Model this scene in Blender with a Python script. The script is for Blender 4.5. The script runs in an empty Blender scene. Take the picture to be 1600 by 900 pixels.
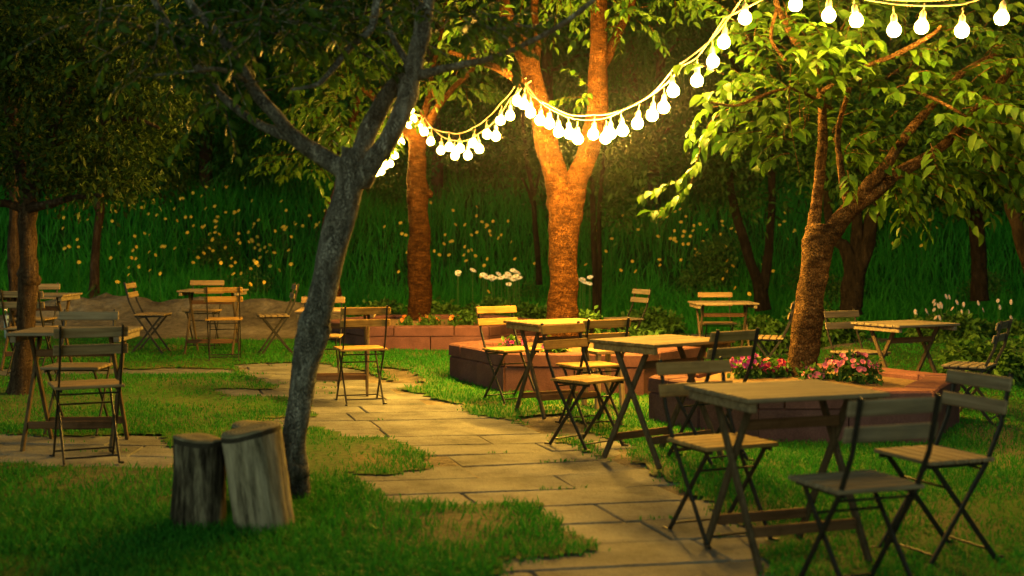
import bpy, math, random
import numpy as np
from mathutils import Vector, Matrix

R = math.radians
rng = np.random.default_rng(7)
random.seed(7)
sc = bpy.context.scene
col = sc.collection

# ------------------------------------------------------------------ camera
F = 2000.0            # focal length in photo pixels (1600 wide)
CAMZ = 1.33
PITCH = math.atan((450 - 379) / F)
cam = bpy.data.cameras.new('camera')
cam.sensor_width = 36.0
cam.lens = F / 1600 * 36.0
cam.clip_start = 0.05
cam.clip_end = 400
cam.dof.use_dof = True
cam.dof.focus_distance = 10.8
cam.dof.aperture_fstop = 2.0
cam_o = bpy.data.objects.new('camera', cam)
cam_o.location = (0, 0, CAMZ)
cam_o.rotation_euler = (math.pi / 2 - PITCH, 0, 0)
col.objects.link(cam_o)
sc.camera = cam_o

# ------------------------------------------------------------------ light
SKY_STRENGTH = 0.043
SUN_ELEV, SUN_ROT = R(22), R(200)
world = bpy.data.worlds.new('World')
sc.world = world
world.use_nodes = True
wt = world.node_tree
wt.nodes.clear()
sky = wt.nodes.new('ShaderNodeTexSky')
sky.sky_type = 'NISHITA'
sky.sun_disc = False
sky.sun_elevation = SUN_ELEV
sky.sun_rotation = SUN_ROT
tint = wt.nodes.new('ShaderNodeMixRGB')
tint.blend_type = 'MULTIPLY'
tint.inputs[0].default_value = 1.0
tint.inputs[2].default_value = (0.88, 1.0, 0.62, 1)
bg = wt.nodes.new('ShaderNodeBackground')
bg.inputs[1].default_value = SKY_STRENGTH
wo = wt.nodes.new('ShaderNodeOutputWorld')
wt.links.new(sky.outputs[0], tint.inputs[1])
wt.links.new(tint.outputs[0], bg.inputs[0])
wt.links.new(bg.outputs[0], wo.inputs[0])

sun = bpy.data.lights.new('sun', 'SUN')
sun.energy = 0.85
sun.angle = R(50)
sun.color = (0.80, 1.0, 0.70)
sun_o = bpy.data.objects.new('sun', sun)
sd = Vector((math.sin(SUN_ROT) * math.cos(SUN_ELEV), math.cos(SUN_ROT) * math.cos(SUN_ELEV), math.sin(SUN_ELEV)))
sun_o.rotation_euler = sd.to_track_quat('Z', 'Y').to_euler()
col.objects.link(sun_o)

vs = sc.view_settings
vs.view_transform = 'Standard'
vs.look = 'None'
vs.exposure = 0.0
vs.gamma = 1.0
sc.cycles.use_denoising = True
sc.cycles.use_light_tree = True
sc.cycles.sample_clamp_indirect = 4.0
sc.cycles.max_bounces = 6
sc.cycles.diffuse_bounces = 3
sc.cycles.glossy_bounces = 2
sc.cycles.transmission_bounces = 3
sc.cycles.transparent_max_bounces = 6

BULB_STRENGTH = 2600.0
BULB_COLOR = (1.0, 0.51, 0.062)

# ------------------------------------------------------------------ maths
def smooth(a, b, x):
    t = np.clip((x - a) / (b - a), 0, 1)
    return t * t * (3 - 2 * t)

def vnoise(x, y, s=1.0, seed=0):
    x = np.asarray(x, float) * s + seed * 17.3
    y = np.asarray(y, float) * s - seed * 9.1
    xi, yi = np.floor(x), np.floor(y)
    fx, fy = x - xi, y - yi
    fx = fx * fx * (3 - 2 * fx); fy = fy * fy * (3 - 2 * fy)
    def hsh(a, b):
        v = np.sin(a * 127.1 + b * 311.7) * 43758.5453
        return v - np.floor(v)
    return (hsh(xi, yi) * (1 - fx) + hsh(xi + 1, yi) * fx) * (1 - fy) + \
           (hsh(xi, yi + 1) * (1 - fx) + hsh(xi + 1, yi + 1) * fx) * fy

HILL_Y = 20.6
def height(x, y):
    x = np.asarray(x, float); y = np.asarray(y, float)
    h = -0.023 * np.clip(x, -9, 9)
    h = h + 0.35 * np.clip(y - HILL_Y, 0, 200) * smooth(HILL_Y - 0.5, HILL_Y + 5, y)
    m = 0.85 * np.exp(-((y - 18.7) / 0.95) ** 2) * smooth(-8.2, -6.2, x) * (1 - smooth(-2.9, -1.9, x))
    h = h + m * (0.06 + 0.34 * vnoise(x, y, 0.9, 3) + 0.2 * vnoise(x, y, 2.6, 4) + 0.08 * vnoise(x, y, 5, 9) + 0.07 * vnoise(x, y, 11, 10))
    m2 = np.exp(-((y - 15.2) / 1.1) ** 2) * smooth(3.0, 4.2, x) * (1 - smooth(6.3, 7.6, x))
    h = h + m2 * (0.12 + 0.2 * vnoise(x, y, 0.9, 5))
    h = h + 0.045 * (np.exp(-(((x - 1.1) / 0.5) ** 2 + ((y - 7.85) / 0.6) ** 2)))
    h = h + 0.03 * (vnoise(x, y, 0.45, 1) - 0.5) + 0.005 * (vnoise(x, y, 2.2, 2) - 0.5)
    return h

cp, sp = math.cos(PITCH), math.sin(PITCH)
def ray(px, py):
    u = (px - 800) / F; v = (450 - py) / F
    return np.array([u, cp + sp * v, -sp + cp * v])
def P(px, py, Y):
    d = ray(px, py)
    d = d * (Y / d[1])
    return Vector((d[0], d[1], CAMZ + d[2]))
def G(px, py, zo=0.0, y0=3.0, y1=70.0):
    d = ray(px, py)
    prev = y0
    ys = np.arange(y0, y1, 0.1)
    xs = d[0] / d[1] * ys
    zs = CAMZ + d[2] / d[1] * ys
    below = zs < height(xs, ys) + zo
    if not below.any():
        k = len(ys) - 1
    else:
        k = int(np.argmax(below))
    return Vector((xs[k], ys[k], zs[k]))
def proj(x, y, z):
    zz = z - CAMZ
    yc = cp * y - sp * zz
    zc = sp * y + cp * zz
    return 800 + F * x / yc, 450 - F * zc / yc

def inpoly(px, py, poly):
    r = np.zeros(px.shape, bool)
    n = len(poly)
    for i in range(n):
        x1, y1 = poly[i]; x2, y2 = poly[(i + 1) % n]
        c = ((y1 > py) != (y2 > py))
        with np.errstate(divide='ignore', invalid='ignore'):
            xx = (x2 - x1) * (py - y1) / ((y2 - y1) if y2 != y1 else 1e-9) + x1
        r ^= c & (px < xx)
    return r

MAIN = [(1180,1150),(1235,900),(1190,850),(1120,800),(1060,765),(1010,742),(930,716),(880,692),(850,670),(790,655),(735,645),(690,628),(640,612),(600,598),(560,580),(520,572),(470,568),(365,570),(375,582),(415,598),(440,612),(475,640),(500,660),(520,680),(590,685),(650,708),(690,735),(620,744),(548,745),(575,768),(610,790),(700,792),(815,792),(860,812),(905,842),(932,866),(800,885),(700,1150)]
ROW1 = [(325,611),(450,611),(450,624),(345,623)]
ROW2 = [(410,653),(560,653),(560,672),(430,671)]
LEFT = [(-400,684),(100,684),(235,684),(272,700),(300,705),(300,742),(180,732),(-400,727)]
LEFT2 = [(-150,577),(100,577),(360,578),(372,586),(200,587),(-150,589)]
PATHS = [MAIN, ROW1, ROW2, LEFT, LEFT2]
DIRT1 = [(-300,490),(60,478),(100,466),(250,455),(420,452),(520,466),(545,500),(505,530),(440,534),(250,531),(200,525),(60,518),(-300,518)]
DIRT2 = [(1190,520),(1260,505),(1400,515),(1470,545),(1440,562),(1330,570),(1190,558)]
DIRT3 = [(585,574),(640,580),(662,606),(615,606)]
DIRT4 = [(795,652),(880,648),(960,690),(1010,735),(1000,745),(900,690),(850,672)]
DIRTS = [DIRT1, DIRT2, DIRT3, DIRT4]

def masks(x, y):
    """path and bare-earth masks at ground points"""
    x = np.asarray(x, float); y = np.asarray(y, float)
    jx = x + 0.16 * (vnoise(x, y, 3.1, 11) - 0.5) + 0.07 * (vnoise(x, y, 11, 12) - 0.5)
    jy = y + 0.26 * (vnoise(x, y, 2.7, 13) - 0.5) + 0.10 * (vnoise(x, y, 10, 14) - 0.5)
    px, py = proj(jx, jy, -0.023 * jx)
    path = np.zeros(x.shape, bool); dirt = np.zeros(x.shape, bool)
    for p in PATHS: path |= inpoly(px, py, p)
    for p in DIRTS: dirt |= inpoly(px, py, p)
    return path, dirt
WORN = [(170,770,120,34,.6),(700,825,150,30,.9),(880,850,120,22,.7),(560,700,60,10,.7),(1010,742,50,20,.9),(1470,830,90,40,.45),(1560,700,60,40,.5),(1180,830,60,60,.7),(940,640,60,16,.7),(640,590,50,16,.9),(120,600,60,8,.5),(330,600,90,6,.5),(1330,860,120,40,.5)]
def worn(x, y):
    px, py = proj(x, y, -0.023 * x)
    w = np.zeros(np.shape(x))
    for a, b_, sa, sb, k in WORN: w = np.maximum(w, k * np.exp(-(((px - a) / sa) ** 2 + ((py - b_) / sb) ** 2)))
    return np.clip(w * (0.35 + 1.3 * vnoise(x, y, 5.0, 41)) + .35 * smooth(.62, .8, vnoise(x, y, 1.6, 42)), 0, 1)
def top(x, y):
    p, d = masks(np.array([x]), np.array([y]))
    h = float(height(x, y))
    return h + (0.011 if p[0] else (0.002 if d[0] else 0.017))

# ------------------------------------------------------------------ materials
def new_mat(name):
    m = bpy.data.materials.new(name); m.use_nodes = True
    nt = m.node_tree
    b = nt.nodes['Principled BSDF']
    return m, nt, b
def nd(nt, t, **kw):
    n = nt.nodes.new(t)
    for k, v in kw.items():
        if k.startswith('i_'):
            key = k[2:]
            n.inputs[int(key) if key.isdigit() else key].default_value = v
        else: setattr(n, k, v)
    return n
def ramp(nt, fac, stops):
    r = nt.nodes.new('ShaderNodeValToRGB')
    e = r.color_ramp.elements
    while len(e) < len(stops): e.new(0.5)
    for el, (p, c) in zip(e, stops):
        el.position = p; el.color = (*c, 1)
    nt.links.new(fac, r.inputs[0])
    return r.outputs[0]
def coords(nt, scale=(1, 1, 1), kind='Object'):
    tc = nt.nodes.new('ShaderNodeTexCoord')
    mp = nt.nodes.new('ShaderNodeMapping')
    mp.inputs['Scale'].default_value = scale
    nt.links.new(tc.outputs[kind], mp.inputs[0])
    return mp.outputs[0]
def noise(nt, vec, scale, detail=4, rough=0.6):
    n = nd(nt, 'ShaderNodeTexNoise'); n.inputs['Scale'].default_value = scale
    n.inputs['Detail'].default_value = detail; n.inputs['Roughness'].default_value = rough
    if vec is not None: nt.links.new(vec, n.inputs['Vector'])
    return n.outputs[0]
def mix(nt, a, b, fac, mode='MIX'):
    m = nt.nodes.new('ShaderNodeMixRGB'); m.blend_type = mode
    for i, v in ((1, a), (2, b), (0, fac)):
        if isinstance(v, (int, float)): m.inputs[i].default_value = v
        elif isinstance(v, tuple): m.inputs[i].default_value = (*v, 1)
        else: nt.links.new(v, m.inputs[i])
    return m.outputs[0]
def bump(nt, b, h, strength, dist=0.01):
    n = nt.nodes.new('ShaderNodeBump'); n.inputs['Strength'].default_value = strength
    n.inputs['Distance'].default_value = dist
    nt.links.new(h, n.inputs['Height']); nt.links.new(n.outputs[0], b.inputs['Normal'])

def wood_mat(name, c1, c2, c3, along='x', rough=0.6):
    m, nt, b = new_mat(name)
    s = {'x': (1.2, 26, 26), 'y': (26, 1.2, 26), 'z': (26, 26, 1.2)}[along]
    tc = nt.nodes.new('ShaderNodeTexCoord')
    oi = nt.nodes.new('ShaderNodeObjectInfo')
    ad = nd(nt, 'ShaderNodeVectorMath', operation='ADD')
    nt.links.new(tc.outputs['Object'], ad.inputs[0])
    mul = nd(nt, 'ShaderNodeMath', operation='MULTIPLY', i_1=13.0)
    nt.links.new(oi.outputs['Random'], mul.inputs[0])
    nt.links.new(mul.outputs[0], ad.inputs[1])
    mp = nt.nodes.new('ShaderNodeMapping'); mp.inputs['Scale'].default_value = s
    nt.links.new(ad.outputs[0], mp.inputs[0])
    n1 = noise(nt, mp.outputs[0], 2.2, 6, 0.65)
    g = nt.nodes.new('ShaderNodeNewGeometry')
    c = ramp(nt, n1, [(0.25, c1), (0.5, c2), (0.75, c3)])
    isl = ramp(nt, g.outputs['Random Per Island'], [(0, (0.72, 0.72, 0.72)), (1, (1.15, 1.12, 1.05))])
    c = mix(nt, c, isl, 1.0, 'MULTIPLY')
    st = noise(nt, ad.outputs[0], 7, 4, 0.7)
    c = mix(nt, c, tuple(x * 0.45 for x in c1), ramp(nt, st, [(0.52, (0, 0, 0)), (0.75, (0.7, 0.7, 0.7))]))
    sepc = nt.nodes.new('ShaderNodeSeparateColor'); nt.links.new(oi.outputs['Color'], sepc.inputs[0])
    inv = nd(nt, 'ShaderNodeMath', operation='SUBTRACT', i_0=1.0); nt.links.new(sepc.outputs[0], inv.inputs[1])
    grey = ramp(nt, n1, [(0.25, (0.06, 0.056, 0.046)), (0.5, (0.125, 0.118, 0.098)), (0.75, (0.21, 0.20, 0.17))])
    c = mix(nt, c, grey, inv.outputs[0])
    nt.links.new(c, b.inputs['Base Color'])
    b.inputs['Roughness'].default_value = 0.85
    b.inputs['Specular IOR Level'].default_value = 0.1
    bump(nt, b, n1, 0.5, 0.003)
    return m

def bark_mat(name, c1, c2, c3, horiz=False, scale=1.0):
    m, nt, b = new_mat(name)
    v = coords(nt, (5, 5, 13) if horiz else (14, 14, 2.5))
    n1 = noise(nt, v, 2.0 * scale, 8, 0.7)
    v2 = coords(nt, (1, 1, 1))
    n2 = noise(nt, v2, 5.0, 5, 0.6)
    c = ramp(nt, n1, [(0.36, c1), (0.5, c2), (0.64, c3)])
    c = mix(nt, c, tuple(x * 0.4 for x in c1), ramp(nt, n2, [(0.42, (0, 0, 0)), (0.62, (0.5, 0.5, 0.5))]))
    vo = nd(nt, 'ShaderNodeTexVoronoi', feature='DISTANCE_TO_EDGE')
    wob = nd(nt, 'ShaderNodeVectorMath', operation='MULTIPLY_ADD')
    nn = nt.nodes.new('ShaderNodeTexNoise'); nn.inputs['Scale'].default_value = 9
    nt.links.new(v2, nn.inputs['Vector']); nt.links.new(nn.outputs['Color'], wob.inputs[0])
    wob.inputs[1].default_value = (.12, .12, .2); nt.links.new(v2, wob.inputs[2])
    m3 = nt.nodes.new('ShaderNodeMapping'); m3.inputs['Scale'].default_value = (11, 11, 9) if horiz else (24, 24, 7)
    nt.links.new(wob.outputs[0], m3.inputs[0]); nt.links.new(m3.outputs[0], vo.inputs['Vector'])
    crack = ramp(nt, vo.outputs['Distance'], [(0.0, (0, 0, 0)), (0.16, (1, 1, 1))])
    c = mix(nt, c, tuple(x * 0.5 for x in c1), mix(nt, (0.45, 0.45, 0.45), (0, 0, 0), crack))
    nt.links.new(c, b.inputs['Base Color'])
    b.inputs['Roughness'].default_value = 0.85
    hh = mix(nt, mix(nt, n1, n2, 0.35), crack, 0.4)
    b.inputs['Specular IOR Level'].default_value = 0.06
    bump(nt, b, hh, 1.0, 0.06)
    return m

def leaf_mat(name, c1, c2, trans=0.35, rough=0.55):
    m, nt, b = new_mat(name)
    g = nt.nodes.new('ShaderNodeNewGeometry')
    c = ramp(nt, g.outputs['Random Per Island'], [(0, c1), (0.6, tuple((a + d) / 2 for a, d in zip(c1, c2))), (1, c2)])
    nt.links.new(c, b.inputs['Base Color'])
    b.inputs['Roughness'].default_value = rough
    b.inputs['Specular IOR Level'].default_value = 0.12
    t = nt.nodes.new('ShaderNodeBsdfTranslucent')
    nt.links.new(c, t.inputs[0])
    ms = nt.nodes.new('ShaderNodeMixShader'); ms.inputs[0].default_value = trans
    nt.links.new(b.outputs[0], ms.inputs[1]); nt.links.new(t.outputs[0], ms.inputs[2])
    nt.links.new(ms.outputs[0], nt.nodes['Material Output'].inputs[0])
    return m

def plain_mat(name, c, rough=0.6, metal=0.0, var=0.25, scale=20, bmp=0.0):
    m, nt, b = new_mat(name)
    n = noise(nt, coords(nt), scale, 5, 0.6)
    cc = ramp(nt, n, [(0.3, tuple(x * (1 - var) for x in c)), (0.7, tuple(min(1, x * (1 + var)) for x in c))])
    nt.links.new(cc, b.inputs['Base Color'])
    b.inputs['Roughness'].default_value = rough
    b.inputs['Metallic'].default_value = metal
    b.inputs['Specular IOR Level'].default_value = 0.25
    if bmp: bump(nt, b, n, bmp, 0.01)
    return m

M = {}
M['slat'] = wood_mat('slat_wood', (0.14, 0.076, 0.022), (0.28, 0.165, 0.048), (0.38, 0.245, 0.085), 'x')
M['tabletop'] = wood_mat('tabletop_wood', (0.09, 0.052, 0.020), (0.22, 0.138, 0.055), (0.35, 0.24, 0.11), 'x')
M['leg_wood'] = wood_mat('leg_wood', (0.035, 0.025, 0.015), (0.065, 0.047, 0.029), (0.10, 0.075, 0.048), 'z')
M['bar_wood'] = wood_mat('bar_wood', (0.055, 0.028, 0.014), (0.095, 0.05, 0.026), (0.14, 0.08, 0.045), 'x')
M['iron'] = plain_mat('black_iron', (0.012, 0.011, 0.010), 0.45, 0.0, 0.4, 40)
M['bark_dark'] = bark_mat('bark_dark', (0.09, 0.09, 0.082), (0.23, 0.23, 0.21), (0.42, 0.42, 0.39))
M['bark_cherry'] = bark_mat('bark_cherry', (0.030, 0.011, 0.003), (0.075, 0.029, 0.007), (0.14, 0.058, 0.016), horiz=True)
M['bark_gold'] = bark_mat('bark_gold', (0.04, 0.019, 0.008), (0.12, 0.062, 0.024), (0.24, 0.135, 0.055), horiz=True)
M['bark_far'] = bark_mat('bark_far', (0.012, 0.009, 0.006), (0.026, 0.019, 0.013), (0.045, 0.033, 0.024))
M['bark_brown'] = bark_mat('bark_brown', (0.045, 0.028, 0.018), (0.08, 0.052, 0.034), (0.13, 0.09, 0.06))
M['leaf_cherry'] = leaf_mat('leaf_cherry', (0.016, 0.058, 0.004), (0.060, 0.120, 0.009), 0.25, 0.5)
M['leaf_dark'] = leaf_mat('leaf_dark', (0.012, 0.042, 0.005), (0.034, 0.085, 0.011), 0.25)
M['leaf_olive'] = leaf_mat('leaf_olive', (0.010, 0.030, 0.004), (0.034, 0.062, 0.010), 0.25)
M['leaf_hill'] = leaf_mat('leaf_hill', (0.010, 0.055, 0.008), (0.03, 0.11, 0.014), 0.25)
M['grass'] = leaf_mat('grass_blade', (0.014, 0.13, 0.010), (0.042, 0.21, 0.018), 0.35, 0.6)
M['meadow'] = leaf_mat('meadow_blade', (0.012, 0.15, 0.010), (0.036, 0.26, 0.020), 0.35, 0.6)
M['weed'] = leaf_mat('weed_leaf', (0.03, 0.09, 0.012), (0.09, 0.18, 0.03), 0.3)
M['stem'] = plain_mat('stem', (0.04, 0.09, 0.02), 0.7)
M['petal_yellow'] = plain_mat('petal_yellow', (0.80, 0.50, 0.04), 0.6, 0, 0.15, 60)
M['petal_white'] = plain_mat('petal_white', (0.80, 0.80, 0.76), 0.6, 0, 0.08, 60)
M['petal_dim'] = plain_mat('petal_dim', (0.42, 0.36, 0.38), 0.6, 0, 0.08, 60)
M['disc_yellow'] = plain_mat('disc_yellow', (0.5, 0.25, 0.02), 0.8)
M['petal_magenta'] = plain_mat('petal_magenta', (0.42, 0.04, 0.22), 0.6, 0, 0.3, 25)
M['petal_crimson'] = plain_mat('petal_crimson', (0.36, 0.015, 0.06), 0.6, 0, 0.3, 25)
M['petal_pink'] = plain_mat('petal_pink', (0.50, 0.11, 0.17), 0.6, 0, 0.3, 25)
M['petal_orange'] = plain_mat('petal_orange', (0.75, 0.20, 0.03), 0.6, 0, 0.3, 25)
M['steel'] = plain_mat('steel', (0.5, 0.5, 0.5), 0.3, 1.0, 0.1)
M['pipe_blue'] = plain_mat('pipe_blue', (0.18, 0.26, 0.32), 0.5, 0, 0.2)
M['socket'] = plain_mat('socket_plastic', (0.55, 0.42, 0.25), 0.45, 0, 0.1)
M['cord'] = plain_mat('cord_rubber', (0.35, 0.27, 0.16), 0.6, 0, 0.15)
M['plain_wood'] = wood_mat('plain_wood', (0.24, 0.15, 0.07), (0.38, 0.25, 0.12), (0.5, 0.35, 0.18), 'z')

m, nt, b = new_mat('bulb_glow')
em = nt.nodes.new('ShaderNodeEmission')
em.inputs[0].default_value = (*BULB_COLOR, 1); em.inputs[1].default_value = BULB_STRENGTH
nt.links.new(em.outputs[0], nt.nodes['Material Output'].inputs[0])
M['bulb'] = m
def dim_bulb(name, f):
    q = M['bulb'].copy(); q.name = name
    for n_ in q.node_tree.nodes:
        if n_.type == 'EMISSION': n_.inputs[1].default_value = BULB_STRENGTH * f
    M[name] = q
dim_bulb('bulb_soft', .23); dim_bulb('bulb_mid', .18)

# earth and lawn soil
m, nt, b = new_mat('earth')
v = coords(nt)
n1 = noise(nt, v, 1.3, 8, 0.65); n2 = noise(nt, v, 14, 6, 0.7); n3 = noise(nt, v, 70, 3, 0.6)
c = ramp(nt, n1, [(0.3, (0.08, 0.066, 0.048)), (0.5, (0.19, 0.16, 0.115)), (0.68, (0.31, 0.265, 0.20))])
c = mix(nt, c, ramp(nt, n2, [(0.35, (0.55, 0.55, 0.55)), (0.7, (1.15, 1.15, 1.15))]), 1.0, 'MULTIPLY')
nt.links.new(c, b.inputs['Base Color']); b.inputs['Roughness'].default_value = 0.95
bump(nt, b, mix(nt, n2, n3, 0.4), 1.0, 0.09)
M['earth'] = m
m, nt, b = new_mat('lawn_soil')
v = coords(nt)
n1 = noise(nt, v, 0.9, 6, 0.6); n2 = noise(nt, v, 22, 6, 0.7)
c = ramp(nt, n1, [(0.36, (0.02, 0.09, 0.006)), (0.55, (0.05, 0.10, 0.012)), (0.66, (0.14, 0.12, 0.045))])
wa = nd(nt, 'ShaderNodeAttribute', attribute_name='wear')
c = mix(nt, c, (0.10, 0.098, 0.055), wa.outputs['Fac'])
c = mix(nt, c, ramp(nt, n2, [(0.3, (0.5, 0.5, 0.5)), (0.7, (1.3, 1.3, 1.2))]), 1.0, 'MULTIPLY')
nt.links.new(c, b.inputs['Base Color']); b.inputs['Roughness'].default_value = 0.95
bump(nt, b, n2, 1.0, 0.03)
M['lawn'] = m
m, nt, b = new_mat('hill_soil')
v = coords(nt)
n1 = noise(nt, v, 0.8, 8, 0.7); n2 = noise(nt, v, 9, 6, 0.7)
c = ramp(nt, n1, [(0.3, (0.006, 0.05, 0.005)), (0.7, (0.018, 0.09, 0.009))])
c = mix(nt, c, ramp(nt, n2, [(0.3, (0.3, 0.3, 0.3)), (0.7, (1.4, 1.4, 1.2))]), 1.0, 'MULTIPLY')
nt.links.new(c, b.inputs['Base Color']); b.inputs['Roughness'].default_value = 1.0
bump(nt, b, n2, 1.0, 0.2)
M['hill'] = m
m, nt, b = new_mat('paving_stone')
v = coords(nt)
n1 = noise(nt, v, 2.3, 7, 0.7); n2 = noise(nt, v, 60, 4, 0.6)
g = nt.nodes.new('ShaderNodeNewGeometry')
c = ramp(nt, n1, [(0.3, (0.045, 0.047, 0.046)), (0.48, (0.110, 0.113, 0.110)), (0.70, (0.185, 0.19, 0.182))])
c = mix(nt, c, ramp(nt, g.outputs['Random Per Island'], [(0, (0.8, 0.8, 0.8)), (1, (1.12, 1.1, 1.08))]), 1.0, 'MULTIPLY')
c = mix(nt, c, ramp(nt, n2, [(0.3, (0.8, 0.8, 0.8)), (0.7, (1.1, 1.1, 1.1))]), 1.0, 'MULTIPLY')
nt.links.new(c, b.inputs['Base Color']); b.inputs['Roughness'].default_value = 0.85
bump(nt, b, mix(nt, n1, n2, 0.3), 1.0, 0.035)
M['slab'] = m
m, nt, b = new_mat('pink_block')
v = coords(nt)
n1 = noise(nt, v, 4, 6, 0.65); n2 = noise(nt, v, 80, 3, 0.6)
g = nt.nodes.new('ShaderNodeNewGeometry')
c = ramp(nt, n1, [(0.3, (0.085, 0.037, 0.035)), (0.7, (0.16, 0.072, 0.068))])
c = mix(nt, c, ramp(nt, g.outputs['Random Per Island'], [(0, (0.78, 0.8, 0.85)), (1, (1.12, 1.05, 1.0))]), 1.0, 'MULTIPLY')
c = mix(nt, c, ramp(nt, n2, [(0.3, (0.75, 0.75, 0.75)), (0.7, (1.12, 1.12, 1.12))]), 1.0, 'MULTIPLY')
nt.links.new(c, b.inputs['Base Color']); b.inputs['Roughness'].default_value = 0.9
bump(nt, b, n2, 0.5, 0.006)
M['block'] = m
M['soil'] = plain_mat('planter_soil', (0.12, 0.075, 0.035), 0.95, 0, 0.5, 30, 1.0)
# weathered stump wood
m, nt, b = new_mat('stump_wood')
v = coords(nt, (15, 15, 2.2)); v2 = coords(nt, (34, 34, 4))
n1 = noise(nt, v, 1.6, 7, 0.65); n2 = noise(nt, v2, 2, 7, 0.7)
c = ramp(nt, n1, [(0.42, (0.012, 0.010, 0.008)), (0.52, (0.07, 0.062, 0.048)), (0.62, (0.19, 0.175, 0.135))])
c = mix(nt, c, ramp(nt, n2, [(0.3, (0.5, 0.5, 0.5)), (0.65, (1.15, 1.12, 1.05))]), 1.0, 'MULTIPLY')
nt.links.new(c, b.inputs['Base Color']); b.inputs['Roughness'].default_value = 0.85
bump(nt, b, n2, 0.9, 0.015)
M['stump'] = m
m, nt, b = new_mat('pale_stump_wood')
v = coords(nt, (11, 11, 2.0)); v2 = coords(nt, (34, 34, 4))
n1 = noise(nt, v, 1.5, 7, 0.65); n2 = noise(nt, v2, 2, 7, 0.7)
c = ramp(nt, n1, [(0.36, (0.03, 0.027, 0.02)), (0.46, (0.15, 0.135, 0.102)), (0.60, (0.28, 0.255, 0.20))])
c = mix(nt, c, ramp(nt, n2, [(0.3, (0.6, 0.6, 0.6)), (0.65, (1.12, 1.1, 1.05))]), 1.0, 'MULTIPLY')
nt.links.new(c, b.inputs['Base Color']); b.inputs['Roughness'].default_value = 0.85
bump(nt, b, n2, 0.7, 0.012)
M['stump_pale'] = m
M['rim'] = plain_mat('dark_rim', (0.022, 0.019, 0.014), 0.9, 0, 0.6, 30, 0.8)
m, nt, b = new_mat('cut_wood')
wv = nd(nt, 'ShaderNodeTexWave', wave_type='RINGS', rings_direction='Z')
wv.inputs['Scale'].default_value = 18; wv.inputs['Distortion'].default_value = 2.5
nt.links.new(coords(nt), wv.inputs[0])
n1 = noise(nt, coords(nt), 12, 5, 0.6)
c = mix(nt, ramp(nt, wv.outputs[0], [(0, (0.11, 0.095, 0.065)), (1, (0.20, 0.18, 0.13))]), ramp(nt, n1, [(0.35, (0.6, 0.6, 0.55)), (0.7, (1.1, 1.1, 1.05))]), 1.0, 'MULTIPLY')
nt.links.new(c, b.inputs['Base Color']); b.inputs['Roughness'].default_value = 0.9
M['cut'] = m

for k_ in ('earth', 'lawn', 'hill', 'slab', 'block', 'stump', 'stump_pale', 'cut'):
    M[k_].node_tree.nodes['Principled BSDF'].inputs['Specular IOR Level'].default_value = 0.12
# ------------------------------------------------------------------ mesh helpers
def link(o, parent=None):
    col.objects.link(o)
    if parent is not None: o.parent = parent
    return o
def pymesh(name, V, Fc, mats, parent=None, smooth_=False, midx=None):
    me = bpy.data.meshes.new(name)
    me.from_pydata([tuple(v) for v in V], [], Fc)
    for m_ in (mats if isinstance(mats, (list, tuple)) else [mats]): me.materials.append(m_)
    if midx is not None: me.polygons.foreach_set('material_index', midx)
    if smooth_: me.polygons.foreach_set('use_smooth', [True] * len(me.polygons))
    me.update()
    return link(bpy.data.objects.new(name, me), parent)
def trimesh(name, V, T, mat, parent=None, smooth_=False):
    me = bpy.data.meshes.new(name)
    V = np.asarray(V, np.float32); T = np.asarray(T, np.int32)
    me.vertices.add(len(V)); me.vertices.foreach_set('co', V.ravel())
    me.loops.add(T.size); me.loops.foreach_set('vertex_index', T.ravel())
    me.polygons.add(len(T))
    me.polygons.foreach_set('loop_start', np.arange(0, T.size, 3, dtype=np.int32))
    me.polygons.foreach_set('loop_total', np.full(len(T), 3, np.int32))
    if smooth_: me.polygons.foreach_set('use_smooth', np.ones(len(T), bool))
    me.materials.append(mat)
    me.update(calc_edges=True)
    me.validate()
    return link(bpy.data.objects.new(name, me), parent)
def thing(name, label, cat, loc=(0, 0, 0), rz=0.0, group=None):
    o = bpy.data.objects.new(name, None); col.objects.link(o)
    o.empty_display_size = 0.1
    o.location = loc; o.rotation_euler = (0, 0, rz)
    o['label'] = label; o['category'] = cat
    if group: o['group'] = group
    return o
def tag(o, label, cat, group=None, kind=None):
    o['label'] = label; o['category'] = cat
    if group: o['group'] = group
    if kind: o['kind'] = kind
    return o

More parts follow.
